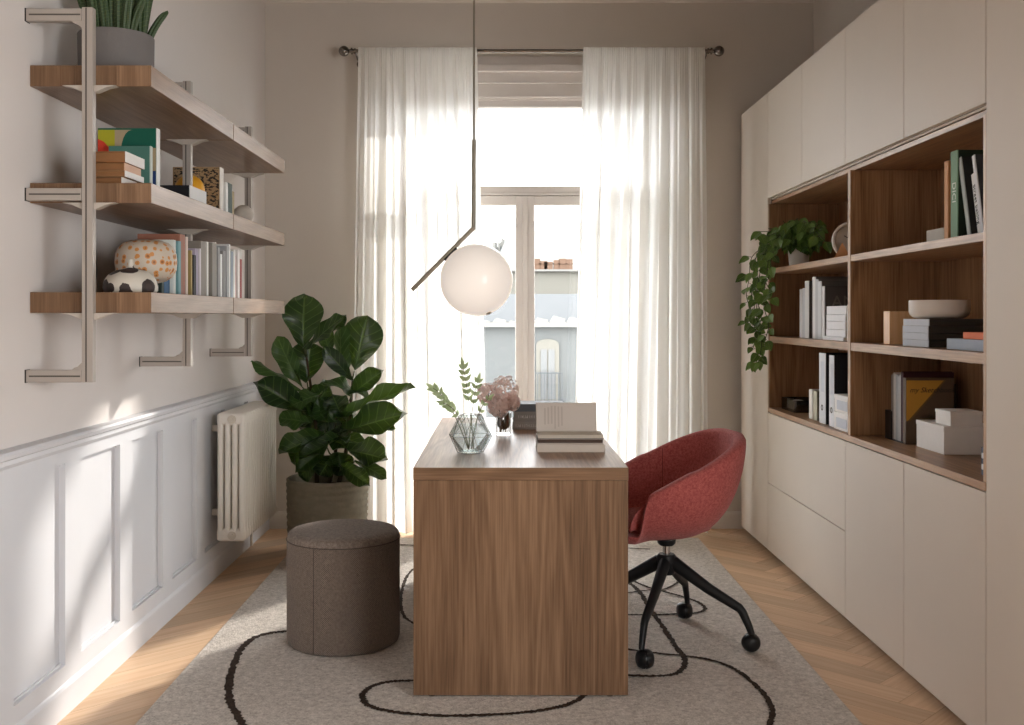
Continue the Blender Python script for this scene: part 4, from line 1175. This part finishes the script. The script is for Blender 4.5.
m = MB(); m.lathe([(0, .372 - RT), (.026, .372 - RT), (.034, .38 - RT), (.036, .3945 - RT), (0, .3945 - RT)], 28); m.build('seat_plate', M_black, ch, True, 40)
m = MB(); m.lathe([(0, HB - .045), (.03, HB - .045), (.036, HB - .03), (.038, HB + .02), (.03, HB + .031), (0, HB + .031)], 28); m.build('hub', M_black, ch, True, 40)
ends = [Vector((.488, 3.605)), Vector((.916, 3.775)), Vector((.756, 4.2)), Vector((.328, 4.043))]
cc = Vector((.625, 3.915))
for e in ends:
    d2 = (e - cc); L = d2.length; d3 = Vector((d2.x / L, d2.y / L, 0))
    m = MB()
    pts = [d3 * .0 + Vector((0, 0, HB + .004)), d3 * .03 + Vector((0, 0, HB - .002)), d3 * (L * .5) + Vector((0, 0, HB - .083)), d3 * (L - .045) + Vector((0, 0, .158)), d3 * (L - .034) + Vector((0, 0, .144)), d3 * (L - .012) + Vector((0, 0, .098)), d3 * L + Vector((0, 0, .066))]
    m.tube(pts, [.027, .027, .0215, .0175, .0165, .0145, .0125], 12, squash=(.8, 1.0))
    lg = m.build('leg', M_black, ch, True, 60)
    m = MB()
    an = math.atan2(d3.y, d3.x) + PI / 2 + .5
    c3 = d3 * L + Vector((.012 * math.cos(an), .012 * math.sin(an), .0345))
    Mr = Matrix.Translation(c3) @ Matrix.Rotation(an + PI / 2, 4, 'Z') @ Matrix.Rotation(PI / 2, 4, 'X')
    prof_ = [(0, -.031), (.014, -.031), (.026, -.026), (.033, -.012), (.0342, -.003), (.0315, -.002), (.0315, .002), (.0342, .003), (.033, .012), (.026, .026), (.014, .031), (0, .031)]
    m.lathe(prof_, 28, M=Mr); m.build('castor', M_blackp, lg, True, 50)

# ================================================================== CABINET WALL (right)
CXF, CXB = 1.377, XR - .002
DT_ = .019
ZN, ZF = 2.932, 5.335
HT = 2.40
Z1 = [ZN, 3.53, 4.135, 4.73, ZF]
def door(par, y0, y1, z0, z1, name='door'):
    o = -Vector(par.location); g = .0021
    m = MB(); m.box(CXF + o.x, y0 + g + o.y, z0 + g + o.z, CXF + DT_ + o.x, y1 - g + o.y, z1 - g + o.z, .001)
    return m.build(name, M_cab, par, True, 40)
def carcass(par, y0, y1, z0, z1, plinth=False, mat=None):
    o = -Vector(par.location)
    m = MB(); m.box(CXF + DT_ + .002 + o.x, y0 + .0005 + o.y, z0 + o.z, CXB + o.x, y1 - .0005 + o.y, z1 + o.z)
    m.build('body', mat or M_cabin, par)
    if plinth:
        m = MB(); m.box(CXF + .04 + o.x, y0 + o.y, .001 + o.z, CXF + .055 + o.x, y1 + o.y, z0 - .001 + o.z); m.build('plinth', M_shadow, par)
PZ = .03
for lab, y0, y1 in (('tall greige cupboard at the far end, next to the curtain', ZF + .001, 5.93), ('tall greige cupboard at the near end, cut by the picture edge', 2.33, ZN - .001)):
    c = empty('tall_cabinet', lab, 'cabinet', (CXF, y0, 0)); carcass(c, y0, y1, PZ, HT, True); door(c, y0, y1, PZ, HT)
ZU = 1.849
for k, w in enumerate(('nearest to the viewer', 'second from the viewer', 'third from the viewer', 'furthest, beside the tall cupboard')):
    c = empty('wall_cabinet', 'greige handleless overhead cupboard above the shelves, ' + w, 'cabinet', (CXF, Z1[k], ZU), 0, 'overhead cupboards')
    carcass(c, Z1[k], Z1[k + 1], ZU + .002, HT); q_ = MB(); q_.box(DT_ + .001, .001, -.006, .33, Z1[k + 1] - Z1[k] - .001, .0015); q_.build('bottom_panel', M_cab, c); door(c, Z1[k], Z1[k + 1], ZU, HT)
ZD = .742
for k, w in enumerate(('nearest the viewer, below the white boxes', 'in the middle, next to the drawers')):
    c = empty('base_cabinet', 'greige handleless floor cupboard with one door, ' + w, 'cabinet', (CXF, Z1[k], 0), 0, 'floor cupboards')
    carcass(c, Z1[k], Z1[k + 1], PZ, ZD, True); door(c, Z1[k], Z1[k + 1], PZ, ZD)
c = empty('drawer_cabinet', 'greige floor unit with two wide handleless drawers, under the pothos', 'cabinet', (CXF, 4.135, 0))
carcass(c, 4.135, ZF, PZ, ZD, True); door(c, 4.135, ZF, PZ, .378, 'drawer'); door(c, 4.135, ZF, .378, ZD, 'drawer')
# open walnut bookcase in the niche
WD_LIT = ((108, 80, 57), (158, 122, 90), (190, 154, 118))  # same walnut, lightened to make up for the dimmer light in the niche
NX, NY, NZ = (wood('lightened walnut ' + a, a, *WD_LIT) for a in 'xyz')
bc = empty('bookcase', 'open walnut bookcase niche with shelves between the greige cupboards', 'bookcase', (CXF, ZN, ZD + .002))
o = -Vector(bc.location)
NB = 1.735; TB = .768; TU = 1.838
def bpart(name, mat, *b, bev=.001):
    m = MB(); m.box(b[0] + o.x, b[1] + o.y, b[2] + o.z, b[3] + o.x, b[4] + o.y, b[5] + o.z, bev); return m.build(name, mat, bc, True, 40)
DM0, DM1 = 4.062, 4.112
WDK = ((70, 50, 36), (104, 78, 58), (132, 104, 80))
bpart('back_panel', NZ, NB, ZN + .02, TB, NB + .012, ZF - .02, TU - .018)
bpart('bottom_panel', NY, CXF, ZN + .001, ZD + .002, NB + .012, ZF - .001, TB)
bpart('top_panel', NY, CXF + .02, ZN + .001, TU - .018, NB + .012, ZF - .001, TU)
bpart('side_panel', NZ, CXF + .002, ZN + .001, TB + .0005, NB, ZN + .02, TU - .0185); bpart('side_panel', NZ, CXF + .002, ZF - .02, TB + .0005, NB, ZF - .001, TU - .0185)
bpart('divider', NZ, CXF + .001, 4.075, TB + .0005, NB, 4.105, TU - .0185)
SH = []
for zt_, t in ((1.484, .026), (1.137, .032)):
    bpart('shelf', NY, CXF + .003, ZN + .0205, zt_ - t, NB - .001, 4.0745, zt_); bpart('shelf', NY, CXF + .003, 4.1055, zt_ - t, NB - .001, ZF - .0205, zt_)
S1, S2, S3 = 1.484 + EPS, 1.137 + EPS, TB + EPS

# ---- left niche, middle shelf : grey books
X0 = 1.43
lst = [(4.905, .045, .232, X0, (206, 206, 206), (176, 176, 176), 'light grey book, furthest of the grey row beside the walnut side'),
       (4.855, .045, .236, X0, (190, 192, 196), (150, 152, 156), 'light blue-grey book, second furthest of the grey row'),
       (4.79, .06, .268, X0 - .004, (212, 212, 212), (88, 86, 84), 'tall grey book with dark sides, third furthest of the grey row'),
       (4.70, .045, .284, X0, (222, 222, 222), (104, 100, 96), 'tallest pale-spined book in the grey row'),
       (4.652, .044, .27, X0 - .002, (186, 188, 190), (112, 108, 104), 'mid grey book just nearer than the tallest one'),
       (4.6, .05, .26, X0 - .004, (206, 208, 210), (98, 96, 94), 'pale-spined book behind the dark lettered cover')]
for y, t, h, x, sp_, cv, lab in lst:
    book(lab, (x, y, S2), t, h, .2, cv, 'up', 0, spine=sp_, group='row of grey books on the right shelves')
bk = book('dark grey book with large pale letters on its front cover', (X0 - .004, 4.555, S2), .04, .236, .2, (78, 74, 72), 'up', 0, spine=(214, 214, 214), group='row of grey books on the right shelves')
text('AN', .075, Matrix.Translation((.085, -.0006, .165)) @ Matrix.Rotation(PI / 2, 4, 'X'), cmat((112, 106, 100)), 'lettering', bk)
zc = S2
for lab, t, x, y0, y1 in (('thin white book at the bottom of the small white stack', .016, 1.415, 4.27, 4.54), ('white book, second from the bottom of the small white stack', .03, 1.42, 4.26, 4.515),
                        ('white book with grey end, middle of the small white stack', .034, 1.412, 4.235, 4.485), ('white book, second from the top of the small white stack', .027, 1.42, 4.26, 4.51), ('white book on top of the small white stack', .036, 1.415, 4.235, 4.49)):
    book(lab, (x, y0, zc), t, y1 - y0, .11, (236, 237, 240), 'flat', 0, group='small stack of white books'); zc += t + .0008
ws = book('white slim book standing against the divider', (1.4, 4.15, S2), .03, .15, .11, (214, 206, 196), 'up', 0)
# ---- left niche, top : pothos
pp = empty('potted_pothos', 'trailing green pothos in a pale pot, hanging over the shelf edge', 'potted plant', (1.47, 5.1, S1))
m = MB(); m.lathe([(0, 0), (.042, 0), (.046, .004), (.056, .115), (.055, .118), (.051, .118), (.05, .1), (0, .1)], 40); m.build('pot', plain('pale clay', (206, 200, 192), .8, var=.1, vscale=30), pp, True, 40)
m = MB(); m.lathe([(.05, .101), (0, .105)], 24, cap0=False); m.build('soil', M_soil, pp)
M_po = leaf_mat('pothos leaf', (40, 74, 30), (112, 146, 72), (150, 172, 110), .35, .15)
pf = MB(); ps = MB(); ro_ = random.Random(21); pofs = Vector(pp.location)
ZFP = 5.3
def vine(pts, n, size=.055):
    path = []
    V = [Vector(p) for p in pts]
    for i in range(len(V) - 1):
        p0 = V[max(i - 1, 0)]; p1 = V[i]; p2 = V[i + 1]; p3 = V[min(i + 2, len(V) - 1)]
        for k in range(8):
            t = k / 8; path.append(.5 * ((2 * p1) + (-p0 + p2) * t + (2 * p0 - 5 * p1 + 4 * p2 - p3) * t * t + (-p0 + 3 * p1 - 3 * p2 + p3) * t ** 3))
    path.append(V[-1]); ps.tube(path, .002, 5)
    def inside(v):
        if v.x + pofs.x > 1.355 and v.z < -.015: return Vector((1.353 - pofs.x, v.y, v.z))
        if v.x + pofs.x > 1.355: return Vector((min(v.x, .22), min(v.y, ZFP - .005 - pofs.y), max(v.z, .006)))
        return v
    for k in range(n):
        q = (k + .6) / n * (len(path) - 1); i = min(int(q), len(path) - 2); p = path[i].lerp(path[i + 1], q - i)
        s = -1 if k % 2 else 1
        d = Vector((s * ro_.uniform(.15, .8) - .25, ro_.uniform(-.9, .15), ro_.uniform(-.75, .25))).normalized()
        pe = p + d * .018
        ps.tube([p, pe], .0012, 4)
        L = size * ro_.uniform(.7, 1.2)
        dd = (d + Vector((0, -.1, -.75))).normalized()
        tip = pe + dd * L
        # keep the leaves out of the boards
        p = inside(p); pe = inside(pe); tip = inside(tip)
        leaf(pf, pe, tip, L * .72, (-.5 + ro_.uniform(-.5, .4), -.8, ro_.uniform(.1, .9)), .06, .1, .03, False, 6, 8, k)
for k in range(46):
    a = ro_.uniform(0, 2 * PI); r = ro_.uniform(.06, .17); h = ro_.uniform(.07, .23)
    ex_ = Vector((r * math.cos(a) * .75 - .01, r * math.sin(a) * 1.35 - .05, h))
    vine([(.02 * math.cos(a), .02 * math.sin(a), .1), tuple(ex_ * .55 + Vector((0, 0, .1))), tuple(ex_)], 4, .06)
for (dx, dy, dz) in ((-.13, .05, .12), (-.16, -.03, .1), (-.12, .12, .15), (-.15, .1, .06), (-.17, .15, .1), (-.1, -.08, .17), (-.14, -.1, .08), (-.19, .08, .13), (0, -.25, .1), (.02, -.33, .06), (-.02, -.2, .14), (.03, -.15, .15), (0, -.3, .12)):
    vine([(0, -.01, .105), (dx * .5, dy * .5, .17), (dx, dy, dz + .05)], 7, .06)
for (y_, L_, xo) in ((.0, .36, 0), (.1, .48, -.01), (.17, .5, -.005), (.06, .3, -.02), (.14, .42, -.03), (-.05, .16, 0), (.19, .28, -.04)):
    sx_ = CXF - pofs.x - .045 + xo - .02
    vine([(-.01, .01, .105), (-.05, y_ * .5, .15), (sx_ + .02, y_, .07), (sx_, y_ + .01, -.05), (sx_ - .012, y_ + .02, -L_ * .5), (sx_ + .01, y_ + .01, -L_ * .8), (sx_ - .004, y_ + .02, -L_)], int(L_ * 40) + 5, .058)
ps.build('vine', M_stem, pp, True); pf.build('foliage', M_po, pp, True)
# clock
ck = empty('table_clock', 'round pale table clock half hidden by the divider', 'clock', (1.5, 4.42, S1), -.25)
Mk = Matrix.Translation((0, 0, .082)) @ Matrix.Rotation(PI / 2, 4, 'X')
m = MB(); m.lathe([(.066, -.02), (.08, -.02), (.081, -.016), (.081, .016), (.079, .02), (.07, .021), (.067, .016), (.066, -.02)], 56, M=Mk, cap0=False, cap1=False); m.build('rim', plain('clock rim', (206, 198, 188), .5), ck, True, 40)
m = MB(); m.lathe([(0, -.012), (.0665, -.012), (.0665, .004), (0, .004)], 48, M=Mk); fc = m.build('dial', plain('clock dial', (190, 182, 170), .6), ck, True, 40)
m = MB()
for an, L_ in ((.7, .05), (-1.0, .036)): m.box(-.0018, -.0065, 0, .0018, -.0045, L_, 0, M=Matrix.Translation((0, 0, .082)) @ Matrix.Rotation(an, 4, 'Y'))
m.build('hand', M_black, fc)
tr = empty('wooden_wedge', 'small triangular wooden block standing before the round clock', 'ornament', (1.42, 4.3, S1), -.3)
m = MB(); m.prism([(-.032, 0), (.032, 0), (.0, .062)], -.03, .03, 'y'); m.build('block', plain('light wood', (196, 142, 94), .6, var=.1, vscale=30), tr)
# ---- left niche, bottom
tr = empty('letter_tray', 'small clear tray of curled papers at the far left of the bottom shelf', 'tray', (1.475, 5.15, S3))
m = MB(); m.box(-.05, -.13, 0, .09, .1, .004, .001)
for b_ in ((-.05, -.13, .004, -.047, .1, .06), (-.047, .097, .004, .09, .1, .06), (-.047, -.13, .004, .09, -.127, .06)): m.box(*b_)
m.build('tray', thin_glass('tray acrylic', srgb(140, 136, 130), .4), tr)
for k in range(3):
    m = MB(); pts = [(-.03 + .012 * k, -.11), (-.01, -.02), (.03, .05), (.06, .08)]
    def ff(u, v, k=k): return Vector((-.035 + .11 * u, -.12 + .2 * v, .007 + .011 * k + .012 * math.sin(PI * u) + .008 * v))
    m.grid(ff, 8, 8); sh_ = m.build('paper', M_white, tr, True); sm2 = sh_.modifiers.new('t', 'SOLIDIFY'); sm2.thickness = .004
book('small white upright book beside the clear tray', (1.42, 4.712, S3), .052, .135, .09, (232, 230, 224), 'up', 0)
book('short olive-cream upright book beside the first binder', (1.42, 4.645, S3), .055, .132, .09, (92, 88, 70), 'up', 0, spine=(190, 186, 164))
def binder(label, x, y0, t, h):
    o_ = empty('ring_binder', label, 'binder', (x, y0, S3), 0, 'white-spined ring binders')
    m = MB(); m.box(.0025, 0, 0, .26, .003, h, .0006); m.box(.0025, t - .003, 0, .26, t, h, .0006); m.box(.02, .004, .004, .25, t - .004, h - .01); m.build('cover', cmat((26, 28, 34)), o_)
    m = MB(); m.box(0, 0, 0, .0025, t, h, .0006); m.build('spine', cmat((222, 226, 232)), o_)['label'] = 'white spine'
    m = MB(); Mq = Matrix.Translation((-.0004, t / 2, .07)) @ Matrix.Rotation(-PI / 2, 4, 'Y')
    m.lathe([(.008, 0), (.013, 0), (.013, .0012), (.008, .0012)], 20, M=Mq, cap0=False, cap1=False)
    m.build('finger_hole', M_black, o_)
    m = MB(); m.box(-.0006, t * .25, h * .45, .0, t * .75, h * .88); m.build('spine_label', cmat((206, 212, 222)), o_)
binder('thick white-spined ring binder, the further of the two', 1.41, 4.49, .09, .31); binder('slim white-spined ring binder, the nearer of the two', 1.41, 4.375, .065, .305)
def lidded(name, label, x0, y0, zb, dx, dy, h, lid, col, group=None, lab_plate=False):
    o_ = empty(name, label, 'box', (x0, y0, zb), 0, group); mt = cmat(col)
    m = MB(); m.box(.0015, .0015, 0, dx - .0015, dy - .0015, h - lid * .5, .001); m.build('base', mt, o_)
    m = MB(); m.box(0, 0, h - lid, dx, dy, h, .0012); m.build('lid', mt, o_)
    if lab_plate:
        m = MB(); m.box(-.001, dy * .12, h * .15, .0, dy * .8, h - lid - .004); m.build('label_plate', cmat((206, 212, 222)), o_)
lidded('storage_box', 'lower of two small white boxes by the divider', 1.40, 4.16, S3, .12, .19, .072, .018, (242, 241, 239), 'two small white boxes', True)
lidded('storage_box', 'upper of two small white boxes by the divider', 1.402, 4.16, S3 + .0728, .12, .19, .072, .018, (242, 241, 239), 'two small white boxes', True)

# ---- right niche, top
def leaner(label, x, y, t, h, d, cov, lean, spine):
    return book(label, (x, y, S1 + t * math.sin(-lean)), t, h, d, cov, 'up', 0, lean=lean, spine=spine, group='leaning books on the upper right shelf')
b = leaner('light brown wood-coloured book, furthest of the standing books', 1.44, 3.325, .03, .26, .2, (190, 132, 84), 0, (206, 152, 104))
b = leaner('slim navy and white book beside the brown one', 1.445, 3.298, .02, .25, .19, (46, 50, 74), 0, (176, 180, 196))
b = leaner('green book with pale letters on its spine', 1.435, 3.245, .05, .282, .21, (34, 52, 40), 0, (122, 158, 130))
text('DICI', .034, Matrix.Translation((-.0006, .025, .15)) @ Matrix.Rotation(-PI / 2, 4, 'Z') @ Matrix.Rotation(PI / 2, 4, 'X') @ Matrix.Rotation(PI / 2, 4, 'Z').inverted(), cmat((226, 236, 228)), 'lettering', b)
b = leaner('grey-spined dark book leaning on the green one', 1.44, 3.165, .022, .262, .2, (52, 54, 54), -.26, (176, 184, 180)); b.location.z += .0
b = leaner('white lettered book with bold black writing on its leaning spine', 1.45, 3.11, .028, .2, .16, (60, 60, 60), -.24, (226, 226, 224))
text('Street baking', .024, Matrix.Translation((-.0006, .0145, .1)) @ Matrix.Rotation(-PI / 2, 4, 'Z') @ Matrix.Rotation(PI / 2, 4, 'X') @ Matrix.Rotation(PI / 2, 4, 'Z').inverted(), M_black, 'lettering', b)
b = leaner('charcoal book with a white spine, leaning nearest the cupboard', 1.44, 3.078, .018, .255, .2, (62, 66, 72), -.25, (222, 224, 228))
zc = S1
book('thin pale book under the brown flat one on the upper right shelf', (1.475, 3.40, zc), .016, .3, .16, (196, 190, 182), 'flat', 0); zc += .0166
book('brown-topped flat book beside the standing books', (1.5, 3.4, zc), .042, .24, .14, (126, 90, 70), 'flat', 0, spine=(196, 188, 176))
# ---- right niche, middle
wb = empty('wooden_box', 'open light wooden box beside the stack of dark books', 'box', (1.43, 3.80, S2))
m = MB()
for b_ in ((0, 0, 0, .13, .06, .006), (0, 0, .006, .006, .06, .122), (.124, 0, .006, .13, .06, .122), (.006, 0, .006, .124, .006, .122), (.006, .054, .006, .124, .06, .122)): m.box(*b_, .0008)
m.build('case', wood('light ash', 'z', (206, 160, 112), (224, 182, 136), (234, 198, 156)), wb)
zc = S2
for k, w in enumerate(('bottom', 'second from the bottom', 'second from the top', 'top')):
    c_ = ((44, 44, 42), (38, 36, 34), (66, 58, 52), (58, 50, 46))[k]
    book('dark book with pale blue-grey spine, %s of the stack under the bowl' % w, (1.42 + R.uniform(0, .004), 3.435, zc), .0232, .218, .26, c_, 'flat', 0, spine=(200, 206, 216), pages=plain('dark page block', (60, 54, 48), .8), group='stack of dark books under the bowl'); zc += .0238
bw = empty('bowl', 'wide pale ceramic bowl on the stack of dark books', 'bowl', (1.505, 3.545, zc + .0004))
m = MB(); m.lathe([(0, 0), (.07, 0), (.084, .004), (.095, .014), (.0985, .026), (.0985, .06), (.0975, .0635), (.095, .0635), (.0935, .06), (.0925, .03), (.08, .014), (0, .01)], 56); m.build('body', plain('pale ceramic', (234, 228, 220), .55), bw, True, 50)
book('pale blue-grey flat book at the near front of the middle shelf', (1.418, 3.0, S2), .034, .285, .1, (168, 180, 196), 'flat', 0)
book('orange flat book lying on the blue-grey one', (1.424, 2.99, S2 + .0347), .021, .192, .09, M_orange, 'flat', 0)
# ---- right niche, bottom
mf = empty('magazine_file', 'black open magazine file holding pale magazines', 'file', (1.488, 3.83, S3))
m = MB(); dx, dy, h = .2, .17, .11
m.box(0, 0, 0, dx, dy, .003)
for b_ in ((0, dy - .004, .003, dx, dy, h), (dx - .004, .0, .003, dx, dy - .004, .22), (0, .11, .003, .004, dy - .004, h)): m.box(*b_)
m.build('case', M_blackp, mf)
for k, (y, t, h_, c) in enumerate(((3.935, .02, .25, (150, 146, 142)), (3.912, .02, .254, (206, 204, 200)), (3.888, .022, .25, (176, 180, 184)), (3.862, .022, .25, (196, 198, 200)), (3.836, .022, .262, (66, 26, 36)))):
    lab = ('mid grey magazine, furthest in the black file', 'cream magazine next to the furthest in the file', 'silver magazine in the middle of the file', 'pale magazine second nearest in the file', 'dark maroon magazine just behind the sketchbook')[k]
    o_ = empty('magazine', lab, 'magazine', (1.494, y, S3 + .004), 0, 'magazines in the black file')
    m = MB()
    for q in range(3): m.box(.0015 * (q % 2), t * q / 3, 0, .19, t * (q + 1) / 3 - .0008, h_ - .003 * ((q + k) % 3), .0008)
    m.build('pages', cmat(c), o_)
    if k == 0:
        pass
sk = book('sketchbook with mustard and kraft cover lettered my Sketchbook', (1.488, 3.795, S3), .028, .245, .178, (96, 78, 60), 'up', 0, pages=M_page)
m = MB(); m.prism([(.002, .236), (.14, .236), (.012, .09), (.002, .085)], -.0008, -.0001, 'y'); pr = m.build('cover_print', cmat((196, 146, 58)), sk)
m = MB(); m.prism([(.14, .237), (.148, .237), (.016, .086), (.01, .09)], -.0010, -.0002, 'y'); m.build('cover_band', cmat((120, 92, 50)), sk)
text('my Sketchbook', .0265, Matrix.Translation((.096, -.0013, .2)) @ Matrix.Rotation(PI / 2, 4, 'X'), M_black, 'lettering', sk, shear=.35, ext=.0003)
book('dark maroon folder behind the sketchbook', (1.492, 3.826 - .001, S3 + .258 - .258), .0035, .258, .2, (62, 24, 34), 'up', 0) if False else None
lidded('storage_box', 'larger white lidded box on the bottom right shelf', 1.507, 3.515, S3, .19, .235, .0965, .016, (240, 239, 236), 'white lidded boxes')
lidded('storage_box', 'smaller white lidded box on top of the larger one', 1.53, 3.515, S3 + .0973, .112, .125, .05, .012, (240, 239, 236), 'white lidded boxes')
zc = S3
for k, w in enumerate(('bottom', 'second', 'third', 'fourth', 'top')):
    c_ = (226, 228, 232) if k % 2 else (40, 46, 66)
    book('small %s notebook, %s in the striped pile by the near cupboard' % ('white' if k % 2 else 'navy', w + ('' if k in (0, 4) else ' from the bottom')), (1.432, 2.968, zc), .016, .11, .07, c_, 'flat', 0, spine=(238, 238, 240) if k % 2 else (70, 78, 98), group='striped pile of small notebooks'); zc += .0165

# ================================================================== LIGHT
w = bpy.data.worlds.new('sky'); sc.world = w; w.use_nodes = True
bg = w.node_tree.nodes['Background']; bg.inputs[0].default_value = (.955, .978, 1, 1); bg.inputs[1].default_value = 10
sd = bpy.data.lights.new('sun', 'SUN'); sd.energy = 4.4; sd.angle = math.radians(2.2); sd.color = (1, .94, .86)
so_ = bpy.data.objects.new('sun', sd); COL.objects.link(so_)
so_.rotation_euler = Vector((-1, -1.53, -.9)).to_track_quat('-Z', 'Y').to_euler(); so_.location = (8, 18, 9)
def area(name, loc, sx, sy, direction, energy, color, portal=False, spread=180):
    a = bpy.data.lights.new(name, 'AREA'); a.shape = 'RECTANGLE'; a.size = sx; a.size_y = sy; a.energy = energy; a.color = color
    a.spread = math.radians(spread)
    if portal: a.cycles.is_portal = True
    o_ = bpy.data.objects.new(name, a); COL.objects.link(o_); o_.location = loc
    o_.rotation_euler = Vector(direction).to_track_quat('-Z', 'Y').to_euler()
    return o_
area('window_portal', ((OX0 + OX1) / 2, YB + .33, OZ1 / 2), OX1 - OX0, OZ1, (0, -1, 0), 1, (1, 1, 1), True)
area('fill_opening_portal', (XR + .19, (RY0_ + RY1_) / 2, (RZ0_ + RZ1_) / 2), RY1_ - RY0_, RZ1_ - RZ0_, (-1, 0, 0), 1, (1, 1, 1), True)  # sky portal for the added opening behind the viewer
area('side_window_daylight', (XR + .1, -.1, 1.35), 2.4, 1.5, (-1, .15, .12), 9, (1, .78, .56))  # added warm fill lamp, out of view, to brighten the left wall
sc.view_settings.view_transform = 'Standard'; sc.view_settings.look = 'None'
sc.view_settings.exposure = .22; sc.view_settings.gamma = 1; sc.view_settings.use_curve_mapping = False
sc.cycles.use_denoising = True
sc.cycles.max_bounces = 10; sc.cycles.diffuse_bounces = 6; sc.cycles.transparent_max_bounces = 16
sc.cycles.sample_clamp_indirect = 6
